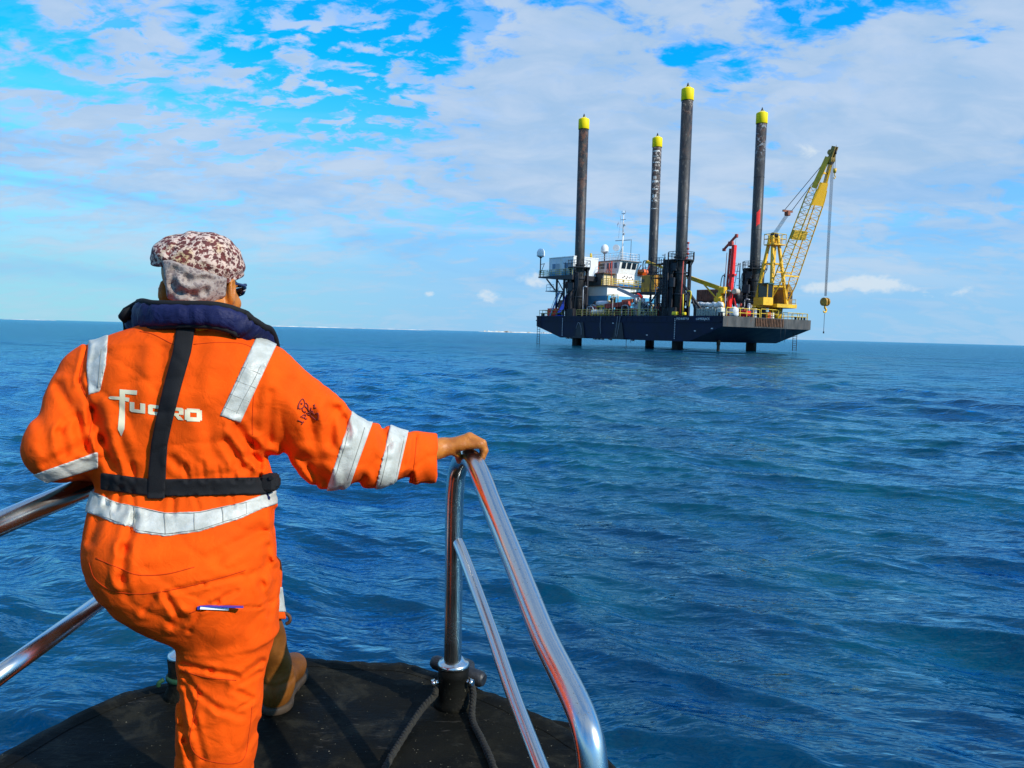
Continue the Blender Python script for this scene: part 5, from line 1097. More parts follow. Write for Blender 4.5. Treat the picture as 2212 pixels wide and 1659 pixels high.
CREASE = np.array([   # x1, y1, x2, y2, width px, depth m
 (188, 745, 170, 823, 5, .006), (170, 823, 199, 886, 5, .006), (199, 886, 190, 975, 7, .012), (127, 836, 152, 882, 10, .007), (130, 937, 140, 980, 9, .008), (165, 899, 182, 967, 9, .009), (150, 903, 128, 933, 7, .007), (80, 880, 100, 960, 14, .005), (100, 1000, 180, 960, 9, .006),
 (203, 886, 222, 950, 12, .010), (222, 950, 246, 1010, 11, .010), (250, 940, 285, 1015, 12, .006), (290, 770, 275, 900, 20, .004), (350, 760, 335, 880, 16, .005), (430, 740, 418, 870, 18, .004),
 (487, 954, 525, 1008, 10, .009), (512, 925, 560, 1000, 10, .009), (545, 960, 585, 990, 9, .010), (372, 992, 394, 1013, 9, .006), (440, 900, 470, 985, 16, .005), (470, 820, 455, 900, 18, .003),
 (250, 1000, 258, 1034, 5, .006), (286, 1003, 290, 1034, 5, .006), (400, 1005, 405, 1036, 5, .006), (437, 1000, 441, 1036, 5, .005), (470, 1010, 474, 1036, 4, .006), (505, 1003, 506, 1036, 5, .006), (540, 1006, 538, 1036, 5, .006), (562, 1010, 560, 1036, 4, .005),
 (236, 1055, 228, 1090, 5, .008), (262, 1055, 250, 1100, 5, .008), (286, 1062, 291, 1120, 5, .012), (375, 1080, 372, 1110, 6, .006), (420, 1072, 430, 1100, 5, .004), (500, 1070, 505, 1095, 4, .004),
 (290, 1120, 268, 1186, 9, .012), (268, 1186, 262, 1250, 10, .010), (262, 1250, 275, 1285, 8, .004), (212, 1120, 196, 1170, 9, .005),
 (560, 1144, 470, 1205, 12, .005), (470, 1205, 320, 1230, 14, .004), (522, 1243, 440, 1262, 5, .005), (440, 1262, 358, 1279, 5, .006), (592, 1100, 600, 1200, 6, .005), (579, 1180, 583, 1240, 7, .004),
 (358, 1287, 385, 1330, 7, .008), (330, 1292, 310, 1320, 7, .006), (408, 1362, 434, 1318, 5, .010), (372, 1350, 398, 1335, 8, .010), (436, 1316, 470, 1300, 5, .005), (470, 1300, 510, 1277, 6, .005),
 (579, 1301, 564, 1262, 7, .004), (564, 1262, 574, 1210, 8, .004), (434, 1312, 560, 1312, 3, .005), (560, 1312, 579, 1301, 3, .005), (595, 1230, 582, 1330, 7, .004),
 (395, 1436, 455, 1450, 6, .007), (455, 1450, 512, 1461, 6, .006), (566, 1428, 508, 1474, 6, .010), (560, 1452, 512, 1482, 5, .006), (395, 1455, 430, 1500, 5, .006), (430, 1500, 475, 1535, 6, .005), (400, 1480, 420, 1560, 6, .005), (420, 1560, 440, 1640, 6, .004), (388, 1500, 398, 1600, 6, .008), (398, 1600, 415, 1660, 6, .006),
 (505, 1490, 545, 1510, 6, .006), (470, 1530, 520, 1545, 8, .004), (542, 1517, 515, 1530, 4, .006), (560, 1560, 530, 1620, 7, .005), (450, 1400, 520, 1395, 14, .003),
 (669, 901, 690, 987, 12, .009), (717, 885, 712, 955, 12, .013), (661, 992, 703, 1036, 12, .011), (668, 1012, 684, 1044, 7, .006), (733, 888, 746, 945, 9, .011), (745, 905, 752, 930, 8, .022), (540, 985, 590, 1012, 9, .010), (600, 900, 612, 985, 18, .005), (640, 830, 660, 880, 16, .004), (560, 800, 556, 880, 12, .004), (585, 850, 580, 960, 8, .005), (575, 985, 630, 1020, 10, .006),
 (783, 1032, 762, 1056, 9, .016), (800, 935, 792, 1010, 14, .005), (826, 930, 834, 962, 10, .011), (897, 942, 888, 1048, 5, .011), (862, 1045, 885, 1025, 6, .009), (873, 960, 868, 1000, 8, .004), (905, 960, 915, 1030, 10, .003)], np.float64)
def crease(px, py):
    o = np.zeros_like(px)
    for x1, y1, x2, y2, w, a in CREASE:
        m = (px > min(x1, x2) - 3 * w) & (px < max(x1, x2) + 3 * w) & (py > min(y1, y2) - 3 * w) & (py < max(y1, y2) + 3 * w)
        if not m.any(): continue
        qx, qy = px[m], py[m]; dx, dy = x2 - x1, y2 - y1; t = np.clip(((qx - x1) * dx + (qy - y1) * dy) / (dx * dx + dy * dy), 0, 1)
        s = ((qx - x1 - t * dx) * dy - (qy - y1 - t * dy) * dx); d2 = (qx - x1 - t * dx) ** 2 + (qy - y1 - t * dy) ** 2
        # a groove with a softly raised lip beside it
        w = w * 1.05; a = min(a * .9, w * .00088)
        o[m] += a * (np.exp(-d2 / (w * w)) - .5 * np.exp(-(np.sqrt(d2) - 1.9 * w) ** 2 / (w * w)))
    return o
def cloth_noise(X, Y, Z):
    rd = lambda q: (1 - np.abs(np.sin(q))) ** 4
    r_ = rd(21 * X - 33 * Z + 1.5 * np.sin(13 * X + 9 * Z)) * (.5 + .5 * np.sin(9 * Z + 14 * X)) + rd(34 * X + 19 * Z + 1.8 * np.sin(11 * Z - 7 * X) + 2) * (.5 + .5 * np.sin(15 * X - 11 * Z + 1))
    return .0034 * r_ + .0007 * (np.sin(31 * X + 17 * Z + 2 * np.sin(23 * Z + 11 * X)) + .7 * np.sin(47 * Z - 29 * X + 1.7 * np.sin(37 * X + 20 * Y)) + .6 * np.sin(53 * Y + 41 * Z))
def arm_r(X, Y, Z, e=0.0):
    f = smin(cap(X, Y, Z, SH_R, EL_R, .092 + e, .078 + e), cap(X, Y, Z, EL_R, WR_R, .076 + e, .053 + e), .03)
    return f
def arm_l(X, Y, Z, e=0.0):
    return smin(cap(X, Y, Z, SH_L, EL_L, .086 + e, .068 + e), cap(X, Y, Z, EL_L, WR_L, .063 + e, .052 + e), .03)
def leg_l(X, Y, Z, e=0.0):
    return smin(cap(X, Y, Z, HIP_L, KN_L, .100 + e, .088 + e), cap(X, Y, Z, KN_L, AN_L, .082 + e, .062 + e), .03)
def coverall(X, Y, Z, coarse=False, fine=True):
    px, py = pxy(X, Y, Z)
    t = loft(X, Y, Z, TORSO)
    t = smin(t, loft(X, Y, Z, RLEG), .02)
    t = smin(t, ell(X, Y, Z, cf(330, 1188, 1.68), (.112, .15, .098)), .04)          # left seat
    t = smin(t, leg_l(X, Y, Z), .04)
    # trouser leg rucked up over the boot top
    t = smax(t, np.where((Y > 2.12), (py - 1338) / 1663.3 * 2.3, -1.0), .004)
    ar = arm_r(X, Y, Z)
    ar = smin(ar, ell(X, Y, Z, cf(668, 880, 1.76), (.055, .07, .05)), .04)
    ar = smin(ar, ell(X, Y, Z, cf(700, 1000, 1.80), (.05, .06, .045)), .04)          # slack under the elbow
    ar = smin(ar, ell(X, Y, Z, cf(812, 1012, 1.87), (.05, .05, .045)), .03)
    cuff = np.maximum(cap(X, Y, Z, cf(885, 988, 1.985), cf(960, 990, 2.07), .068, .066), np.maximum((888 + (py - 990) * -.05 - px), px - (945 - (py - 990) * .05)) / 1663.3 * 1.97)
    ar = smin(ar, cuff, .008)
    ar = smax(ar, (px - 945) / 1663.3 * 2.0, .004)
    ar = np.maximum(ar, -np.maximum(cap(X, Y, Z, cf(930, 984, 2.035), cf(990, 975, 2.11), .047, .047), (925 - px) / 1663.3 * 2.0))
    t = smin(t, ar, .035)
    t = smin(t, arm_l(X, Y, Z), .03)
    if coarse: return t
    if fine: t = t + crease(px, py) + cloth_noise(X, Y, Z)
    return t

# head axes: turned a little to his right, chin down slightly
HC = cf(431, 604, 1.80); _y = math.radians(-9); _p = math.radians(-4)
HR = np.array([[math.cos(_y), math.sin(_y), 0], [-math.sin(_y), math.cos(_y), 0], [0, 0, 1.0]])
HR = np.array([[1, 0, 0], [0, math.cos(_p), math.sin(_p)], [0, -math.sin(_p), math.cos(_p)]]) @ HR
def head(X, Y, Z):
    q = [X - HC[0], Y - HC[1], Z - HC[2]]; x, y, z = [HR[i][0] * q[0] + HR[i][1] * q[1] + HR[i][2] * q[2] for i in range(3)]
    E = lambda c, r: ell(x, y, z, c, r)
    f = E((0, -.008, .012), (.072, .090, .076))
    f = smin(f, E((0, .035, -.045), (.062, .062, .075)), .04)                        # face
    f = smin(f, E((0, .062, -.100), (.030, .030, .026)), .03)                         # chin
    f = smin(f, E((0, .098, -.035), (.012, .020, .024)), .015); f = smin(f, E((0, .112, -.047), (.013, .012, .010)), .01)   # nose
    f = smin(f, E((0, .085, .005), (.05, .014, .012)), .02)                           # brow
    for s in (-1, 1):
        f = smax(f, -E((s * .030, .104, -.016), (.017, .016, .010)), .012); f = smin(f, E((s * .030, .086, -.016), (.012, .012, .011)), .004)
        f = smin(f, E((s * .042, .075, -.045), (.022, .018, .02)), .02)
    f = smin(f, E((0, .094, -.074), (.022, .010, .006)), .006); f = smax(f, -E((0, .108, -.079), (.022, .006, .0022)), .003); f = smin(f, E((0, .092, -.086), (.019, .010, .006)), .006)
    for s in (-1, 1):                                                                  # ears: rim, hollow, lobe
        R = np.array([[math.cos(s * .45), math.sin(s * .45), 0], [-math.sin(s * .45), math.cos(s * .45), 0], [0, 0, 1]])
        e = ell(x, y, z, (s * .083, -.002, -.030), (.010, .021, .033), R); e = smax(e, -ell(x, y, z, (s * .092, -.006, -.027), (.008, .012, .021), R), .005)
        f = smin(f, e, .008)
    return f
NK0, NK1 = cf(440, 650, 1.79), cf(425, 745, 1.745)
RB = {}
def hf(x, y, d): return cf(x, y, d + .085)
KNK = [hf(1013, 944, 2.008), hf(1015, 942, 2.030), hf(1012, 944, 2.052), hf(1007, 948, 2.072)]
PIP = [hf(1039, 959, 1.995), hf(1043, 957, 2.022), hf(1043, 959, 2.048), hf(1039, 961, 2.072)]
DIP = [hf(1046.5, 973, 2.004), hf(1048, 973, 2.030), hf(1047, 975, 2.055), hf(1042, 976, 2.078)]
TIP = [hf(1042, 988, 2.002), hf(1041, 993, 2.030), hf(1041, 993, 2.054), hf(1037, 990, 2.076)]
WRI = hf(958, 966, 2.02)
def hand_r(X, Y, Z):
    f = cap(X, Y, Z, cf(900, 985, 2.01), WRI, .031, .0245)
    f = smin(f, cap(X, Y, Z, hf(950, 968, 2.005), hf(955, 967, 2.035), .021, .021), .02)
    for i, r in enumerate((.0125, .0128, .012, .0108)): f = smin(f, cap(X, Y, Z, WRI + np.array([0, (i - 1.3) * .012, 0]), KNK[i] + np.array([-.004, 0, -.004]), .017, r), .012)
    f = smin(f, cap(X, Y, Z, hf(966, 968, 2.0), hf(995, 962, 2.0), .018, .014), .012); f = smin(f, cap(X, Y, Z, hf(995, 962, 2.0), hf(1032, 961, 1.995), .0135, .011), .010)      # thumb ball, near side
    g = None
    for i, r in enumerate((.0098, .0102, .0096, .0085)):
        e = smin(cap(X, Y, Z, KNK[i], PIP[i], r * 1.06, r), smin(cap(X, Y, Z, PIP[i], DIP[i], r, r * .9), cap(X, Y, Z, DIP[i], TIP[i], r * .9, r * .78), .003), .003)
        g = e if g is None else smin(g, e, .0025)
    f = smin(f, g, .006)
    th = smin(cap(X, Y, Z, hf(972, 972, 2.0), hf(988, 980, 2.02), .0125, .0105), cap(X, Y, Z, hf(988, 980, 2.02), hf(992, 996, 2.055), .0103, .0085), .004)
    return smin(f, th, .007)
def hand_l(X, Y, Z):              # left hand closed on the port rail in front of his body
    w = WR_L; k = cf(300, 998, 2.03); f = smin(cap(X, Y, Z, EL_L, w, .045, .028), cap(X, Y, Z, w, k, .024, .026), .02)
    for i in range(4):
        a = k + np.array([.012, .006 - .02 * i + .02, .012]); b = a + np.array([.03, .01, -.008]); c = b + np.array([.008, .0, -.03]); f = smin(f, smin(cap(X, Y, Z, a, b, .0098, .0092), cap(X, Y, Z, b, c, .0092, .0075), .003), .004)
    return smin(f, cap(X, Y, Z, k + np.array([-.01, -.03, -.01]), k + np.array([.015, -.028, -.035]), .011, .009), .006)
def skin(X, Y, Z, coarse=False):
    f = loft(X, Y, Z, TORSO) + .024
    f = smin(f, loft(X, Y, Z, RLEG) + .024, .02); f = smin(f, leg_l(X, Y, Z, -.03), .03)
    f = smin(f, smin(cap(X, Y, Z, SH_R, EL_R, .055, .044), cap(X, Y, Z, EL_R, cf(900, 985, 2.01), .044, .031), .02), .03)
    f = smin(f, cap(X, Y, Z, SH_L, EL_L, .052, .043), .03)
    f = smin(f, cap(X, Y, Z, NK0, NK1, .056, .064), .03)
    f = smin(f, head(X, Y, Z), .02); f = smin(f, hand_l(X, Y, Z), .01)
    return smin(f, hand_r(X, Y, Z), .01)

def build_man():
    # cloth: weave bump and faint wear, colour of the dye only
    def cloth(name, col, wear=.12, weave=900.0, wb=.0004, rough=.85, fold=.004, sheen=.2):
        m = bpy.data.materials.new(name); m.use_nodes = True; g = NG(m.node_tree); nt = m.node_tree
        pos = g.n('ShaderNodeNewGeometry').outputs['Position']; p = g.n('ShaderNodeBsdfPrincipled')
        a = g.noise(pos, 9, 5, .6); c = g.mix(g.ss(a, .3, .7), tuple(q * (1 - wear) for q in col), tuple(min(1, q * (1 + wear)) for q in col))
        g.put(p.inputs['Base Color'], c); p.inputs['Roughness'].default_value = rough; p.inputs['Specular IOR Level'].default_value = .15
        p.inputs['Sheen Weight'].default_value = sheen; p.inputs['Sheen Roughness'].default_value = .5; g.put(p.inputs['Sheen Tint'], tuple(min(1, q * 1.1) for q in col))
        w1 = g.n('ShaderNodeTexWave'); w1.inputs['Scale'].default_value = weave / 20; nt.links.new(pos, w1.inputs[0])
        b1 = g.n('ShaderNodeBump'); b1.inputs['Distance'].default_value = fold; nt.links.new(g.noise(pos, 26, 4, .55, .8), b1.inputs['Height'])
        b2 = g.n('ShaderNodeBump'); b2.inputs['Distance'].default_value = wb; nt.links.new(g.noise(pos, weave, 2, .6), b2.inputs['Height']); nt.links.new(b1.outputs[0], b2.inputs['Normal'])
        nt.links.new(b2.outputs[0], p.inputs['Normal']); o = g.n('ShaderNodeOutputMaterial'); nt.links.new(p.outputs[0], o.inputs[0]); return m
    orange = cloth('orange_cotton', (.82, .081, .0008), .13, 900.0, .0005, .85, .0035, .03); orange['hi_vis'] = 1
    seamc = cloth('seam_thread', (.50, .035, .002), .1)
    navy = cloth('navy_nylon', (.010, .013, .055), .25, 700, .0003, .55, .006, .1); black = cloth('black_webbing', (.012, .012, .013), .15, 500, .0008, .8, .0005, .1)
    # grey-white retroreflective tape with a fine stitched grid
    m = bpy.data.materials.new('reflective_tape'); m.use_nodes = True; g = NG(m.node_tree); nt = m.node_tree
    pos = g.n('ShaderNodeNewGeometry').outputs['Position']; p = g.n('ShaderNodeBsdfPrincipled'); a = g.noise(pos, 30, 5, .65); b = g.noise(pos, 300, 2, .5)
    g.put(p.inputs['Base Color'], g.mix(g.ss(a, .35, .68), (.42, .42, .36), (.55, .55, .49))); p.inputs['Roughness'].default_value = .45; p.inputs['Specular IOR Level'].default_value = .4
    bb = g.n('ShaderNodeBump'); bb.inputs['Distance'].default_value = .0025; nt.links.new(g.m('ADD', a, g.m('MULTIPLY', b, .15)), bb.inputs['Height']); nt.links.new(bb.outputs[0], p.inputs['Normal'])
    o = g.n('ShaderNodeOutputMaterial'); nt.links.new(p.outputs[0], o.inputs[0]); tape = m
    # skin
    m = bpy.data.materials.new('brown_skin'); m.use_nodes = True; g = NG(m.node_tree); nt = m.node_tree
    pos = g.n('ShaderNodeNewGeometry').outputs['Position']; p = g.n('ShaderNodeBsdfPrincipled'); a = g.noise(pos, 40, 5, .6)
    g.put(p.inputs['Base Color'], g.mix(g.ss(a, .3, .7), (.40, .120, .012), (.52, .175, .018))); p.inputs['Roughness'].default_value = .5
    p.inputs['Subsurface Weight'].default_value = .12; p.inputs['Subsurface Radius'].default_value = (.01, .004, .002); p.inputs['Subsurface Scale'].default_value = .4
    bb = g.n('ShaderNodeBump'); bb.inputs['Distance'].default_value = .0015; nt.links.new(g.noise(pos, 120, 3, .6), bb.inputs['Height']); nt.links.new(bb.outputs[0], p.inputs['Normal'])
    o = g.n('ShaderNodeOutputMaterial'); nt.links.new(p.outputs[0], o.inputs[0]); skinm = m

    lo, hi = (-1.30, 1.40, -1.45), (-.02, 2.60, .46)
    P, Q = surfnets(skin, (-1.30, 1.40, -1.30), (-.02, 2.50, .40), .0038, smooth=1)
    feet = c2w(cf(470, 2050, 1.80)); feet[2] = DECK_Z - .30
    man = raw_mesh('person', c2w(P), Q, skinm, None, feet, True)
    tag(man, 'person in orange coverall seen from behind, leaning on the boat rails', 'person')
    CV, CQ = surfnets(coverall, lo, hi, .0042, smooth=2)
    cov = raw_mesh('coverall', c2w(CV), CQ, orange, man, None, True)
    bvh = BVHTree.FromPolygons([Vector(v) for v in CV], [tuple(q) for q in CQ])
    def put(x, y, lift=.0015, tree=None):
        d = Vector(((x - 1106) / 1663.3, 1.0, (829.5 - y) / 1663.3)); d.normalize()
        h = (tree or bvh).ray_cast(Vector((0, 0, 0)), d)
        if h[0] is None: return None
        n = h[1]; n = n if n.dot(d) < 0 else -n
        return np.array(h[0] + n * lift)
    def shell(name, region, lift, h, box, m_=tape, par=None, sm=1):
        f = lambda X, Y, Z, c=False: np.maximum(coverall(X, Y, Z, c) - lift, region(*pxy(X, Y, Z), Y))
        P, Q = surfnets(f, box[0], box[1], h, smooth=sm); return raw_mesh(name, c2w(P), Q, m_, par or cov, None, True)
    k = 1 / 1663.3
    def seg(px, py, x1, y1, x2, y2, w):                 # signed px distance to a strip round a line, no end caps
        L = math.hypot(x2 - x1, y2 - y1); return np.abs(((px - x1) * (y2 - y1) - (py - y1) * (x2 - x1)) / L) - w
    bx = lambda x0, y0, x1, y1, d0, d1: (np.minimum(np.minimum(cf(x0, y1, d0), cf(x1, y0, d1)), np.minimum(cf(x0, y0, d1), cf(x1, y1, d1))), np.maximum(np.maximum(cf(x0, y1, d0), cf(x1, y0, d1)), np.maximum(cf(x0, y0, d0), cf(x1, y1, d0))))
    TL = .0035
    shell('reflective_band', lambda px, py, Y: np.maximum(seg(px, py, 777, 918, 732, 1050, 22.5 + (1046 - py) * .02) * k * 1.8, (700 - px) * k), TL, .0034, bx(690, 890, 810, 1075, 1.62, 2.05))
    shell('reflective_band', lambda px, py, Y: seg(px, py, 860, 937, 831, 1060, 21) * k * 1.9, TL, .0034, bx(795, 910, 895, 1080, 1.7, 2.1))
    shell('reflective_band', lambda px, py, Y: np.maximum(np.maximum((1024 - (px - 76) * .36) - py, py - (1052 - (px - 76) * .30)) * k * 1.65, (px - 212) * k), TL, .0034, bx(40, 960, 225, 1065, 1.5, 1.95))
    shell('shoulder_stripe', lambda px, py, Y: np.maximum(seg(px, py, 557 + 3, 770, 497, 906, 23.5) * k * 1.7, np.maximum(py - (906 + (px - 497) * .38), 700 - py) * k * 1.7), TL, .0034, bx(460, 690, 680, 935, 1.5, 1.95))
    shell('shoulder_stripe', lambda px, py, Y: np.maximum(seg(px, py, 212, 738, 203, 850, 21 - np.clip(py - 790, 0, 60) * .15) * k * 1.7, np.maximum(py - (850 - (px - 203) * .3), 700 - py) * k * 1.7), TL, .0034, bx(150, 690, 260, 875, 1.5, 1.95))
    wy = lambda px: np.interp(px, [170, 191, 215, 250, 288, 292, 357, 430, 520, 569, 620], [1078, 1083, 1092, 1108, 1116, 1122, 1133, 1127, 1103, 1083, 1066])
    wt = lambda px: np.interp(px, [190, 250, 288, 292, 357, 569], [25, 24, 24, 29, 26, 15])
    shell('waist_band', lambda px, py, Y: np.maximum((np.abs(py - wy(px)) - wt(px)) * k * 1.6, np.maximum(Y - 1.95, (px - 600) * k)), TL, .0034, bx(150, 1035, 640, 1185, 1.48, 1.92))
    shell('leg_band', lambda px, py, Y: np.maximum(np.maximum(1268 - py, py - 1322) * k * 2.3, 2.14 - Y), TL, .0036, (cf(470, 1345, 2.44), cf(640, 1250, 2.44) + (0, .0, 0)) if False else (np.array([-.98, 2.10, -.74]), np.array([-.60, 2.46, -.52])))
    # lifejacket harness: belt and back strap
    by = lambda px: np.interp(px, [200, 222, 330, 569, 600], [1036, 1040, 1054, 1049, 1043])
    belt = shell('harness_belt', lambda px, py, Y: np.maximum((np.abs(py - by(px)) - 18.5) * k * 1.65, np.maximum(np.maximum(217 - px, px - 590) * k * 1.7, Y - 1.92)), .008, .0036, bx(195, 1010, 620, 1090, 1.5, 1.9), black)
    sx = lambda py: np.interp(py, [680, 697, 760, 840, 915, 960, 1010, 1076], [404, 403, 393, 371, 353, 344, 340, 337])
    sw = lambda py: np.interp(py, [697, 840, 960, 1076], [20.5, 19.5, 18, 20.0])
    shell('back_strap', lambda px, py, Y: np.maximum((np.abs(px - sx(py)) - sw(py)) * k * 1.65, np.maximum(np.maximum(py - 1077, 690 - py) * k * 1.65, Y - 1.74)), .011, .0034, bx(300, 660, 440, 1090, 1.46, 1.80), black, None, 2)
    mb = MB(); c = cf(583, 1041, 1.70)
    mb.cbox(c + (-.016, -.022, -.020), c + (.016, .024, .018), .006); mb.cbox(c + (-.028, -.012, -.012), c + (.020, .018, .010), .004); mb.cyl(c + (.010, -.018, .012), c + (.010, -.026, .012), .005, n=8)
    mb.build('belt_buckle', black, cov, c2w)
    mb = MB(); mb.tube([cf(567, 1062, 1.69), cf(576, 1076, 1.70), cf(580, 1092, 1.72)], [.006, .008, .004], 8); mb.build('strap_tail', navy, cov, c2w)
    # inflatable lifejacket collar: a padded U round the neck, edged with black tape
    path = spline([cf(330, 905, 1.93), cf(318, 800, 1.91), cf(312, 730, 1.86), cf(304, 697, 1.785), cf(312, 683, 1.70), cf(345, 682, 1.652), cf(410, 681, 1.640), cf(470, 684, 1.645), cf(515, 699, 1.668), cf(538, 720, 1.70), cf(549, 742, 1.75), cf(548, 800, 1.83), cf(535, 880, 1.91), cf(510, 970, 1.93)], 8)
    n = len(path); T = np.gradient(path, axis=0); T /= np.linalg.norm(T, axis=1)[:, None]; cen = cf(430, 700, 1.80)
    hh = np.interp(np.arange(n) / (n - 1), [0, .12, .28, .36, .45, .6, .7, .8, 1], [.05, .05, .036, .027, .024, .025, .036, .054, .06]); V = []; top = []; bot = []; ns = 20
    for i in range(n):
        out = path[i] - cen; out[2] = 0 if 20 < i < 75 else out[2] * .3; up_ = np.array([0, 0, 1.0]); up_ = up_ - T[i] * (up_ @ T[i]); 
        if i > n * .62: up_ = up_ * .55 + .8 * np.array([1.0, -.2, 0.25]); up_ -= T[i] * (up_ @ T[i])
        if i < n * .25: up_ = up_ * .5 + .8 * np.array([-1.0, -.2, .2]); up_ -= T[i] * (up_ @ T[i])
        up_ /= np.linalg.norm(up_); ou = np.cross(T[i], up_); ou *= np.sign(ou @ out) or 1
        for j in range(ns):
            th = 2 * math.pi * j / ns; c, s = math.cos(th), math.sin(th)
            a = hh[i] * np.sign(s) * abs(s) ** .75; w = .021 * np.sign(c) * abs(c) ** .8 * (1 + .12 * math.sin(i * .9 + 2 * math.sin(i * .37)) * (c > 0))
            wr = .0022 * math.sin(i * 1.9 + 3 * s) * (c > 0); V.append(path[i] + up_ * a + ou * (w + wr))
        top.append(path[i] + up_ * (hh[i] - .001) + ou * .006); bot.append(path[i] - up_ * (hh[i] - .001) + ou * .006)
    F = [(i * ns + j, i * ns + (j + 1) % ns, (i + 1) * ns + (j + 1) % ns, (i + 1) * ns + j) for i in range(n - 1) for j in range(ns)] + [tuple(range(ns))[::-1], tuple((n - 1) * ns + j for j in range(ns))]
    lj = raw_mesh('lifejacket', c2w(np.array(V)), F, navy, man, None, True)
    for nm, pp, r in (('edge_tape', top, .0075), ('edge_tape', bot, .0055)): mb = MB(); mb.tube(pp, r, 8); mb.build(nm, black, lj, c2w)
    mb = MB(); c = cf(276, 700, 1.76); mb.tube([cf(282, 668, 1.73), cf(274, 676, 1.735), cf(266, 685, 1.74), cf(270, 695, 1.75)], [.006, .012, .011, .005], 8); mb.build('fastener_flap', black, lj, c2w)
    V = [cf(420, 699, 1.642), cf(455, 703, 1.645), cf(450, 712, 1.655), cf(424, 716, 1.652), cf(420, 699, 1.652), cf(455, 703, 1.655), cf(450, 712, 1.665), cf(424, 716, 1.662)]
    raw_mesh('yellow_bladder', c2w(np.array(V)), [(0, 1, 2, 3), (7, 6, 5, 4), (4, 5, 1, 0), (5, 6, 2, 1), (6, 7, 3, 2), (7, 4, 0, 3)], mat('bladder_yellow', (.8, .45, .01), .6), lj)

    # cap: spotted dome cloth, its rim tipped down to the right; faded inner flap over the nape, cap's shadow worked into its grey
    def rim(px): return np.interp(px, [325, 341, 368, 400, 437, 489, 505, 528, 545], [574, 577, 575, 586, 598, 614, 608, 597, 592])
    def capf(X, Y, Z, coarse=False):
        px, py = pxy(X, Y, Z)
        f = ell(X, Y, Z, cf(430, 586, 1.81), (.095, .124, .090)); f = smin(f, ell(X, Y, Z, cf(377, 558, 1.79), (.037, .075, .040)), .03); f = smin(f, ell(X, Y, Z, cf(468, 566, 1.79), (.045, .085, .06)), .03)
        if not coarse:
            f = f + .0045 * np.exp(-((px - np.interp(py, [500, 560, 615], [470, 482, 486])) / 5) ** 2) * np.clip((py - 515) / 40, 0, 1) - .003 * np.exp(-((px - np.interp(py, [500, 560, 615], [482, 494, 497])) / 6) ** 2)
            f = f + .003 * np.exp(-((px - np.interp(py, [505, 540, 580], [395, 372, 352])) / 6) ** 2) + .0016 * np.sin(.11 * px + .05 * py + 2 * np.sin(.06 * py)) + .0012 * np.sin(.17 * py - .09 * px + 40 * Y)
            f = f + .003 * np.exp(-((py - rim(px) + 9) / 4) ** 2)
        return smax(f, (py - rim(px)) * k * 1.8, .006)
    P, Q = surfnets(capf, bx(318, 490, 550, 640, 1.62, 1.98)[0], bx(318, 490, 550, 640, 1.62, 1.98)[1], .0030, smooth=2)
    m = bpy.data.materials.new('leopard_spot_cloth'); m.use_nodes = True; g = NG(m.node_tree); nt = m.node_tree
    pos = g.n('ShaderNodeNewGeometry').outputs['Position']; p = g.n('ShaderNodeBsdfPrincipled')
    def spots(sc, th, seed):
        mp = g.n('ShaderNodeMapping'); nt.links.new(pos, mp.inputs[0]); mp.inputs['Location'].default_value = (seed, seed * .7, 0); mp.inputs['Scale'].default_value = (1, .8, 1.15)
        dn = g.n('ShaderNodeTexNoise'); nt.links.new(mp.outputs[0], dn.inputs[0]); dn.inputs['Scale'].default_value = 95; dn.inputs['Detail'].default_value = 2
        q = g.vm('ADD', mp.outputs[0], g.vm('MULTIPLY', g.vm('SUBTRACT', dn.outputs['Color'], (.5, .5, .5)), (.016, .016, .016)))
        v = g.n('ShaderNodeTexVoronoi'); nt.links.new(q, v.inputs['Vector']); v.inputs['Scale'].default_value = sc; v.inputs['Randomness'].default_value = .9
        r = g.n('ShaderNodeSeparateColor'); nt.links.new(v.outputs['Color'], r.inputs[0])
        return g.ss(v.outputs['Distance'], th - .05, th + .03, 1, 0), r.outputs[0]
    s1, r1 = spots(84, .50, 0.0); s2, r2 = spots(140, .40, 3.1)
    sp = g.m('MAXIMUM', s1, g.m('MULTIPLY', s2, .75)); base = g.mix(g.ss(g.noise(pos, 22, 3, .5), .52, .72), (.60, .44, .35), (.50, .34, .17))
    c = g.mix(g.m('MULTIPLY', sp, .95), base, g.mix(r1, (.060, .005, .007), (.14, .018, .016))); g.put(p.inputs['Base Color'], c); p.inputs['Roughness'].default_value = .7; p.inputs['Specular IOR Level'].default_value = .25
    bb = g.n('ShaderNodeBump'); bb.inputs['Distance'].default_value = .003; nt.links.new(g.noise(pos, 70, 4, .6, 1), bb.inputs['Height']); nt.links.new(bb.outputs[0], p.inputs['Normal'])
    o = g.n('ShaderNodeOutputMaterial'); nt.links.new(p.outputs[0], o.inputs[0])
    capo = raw_mesh('headscarf', c2w(P), Q, m, man, None, True); capo['label'] = 'pale scarf with dark maroon leopard spots'
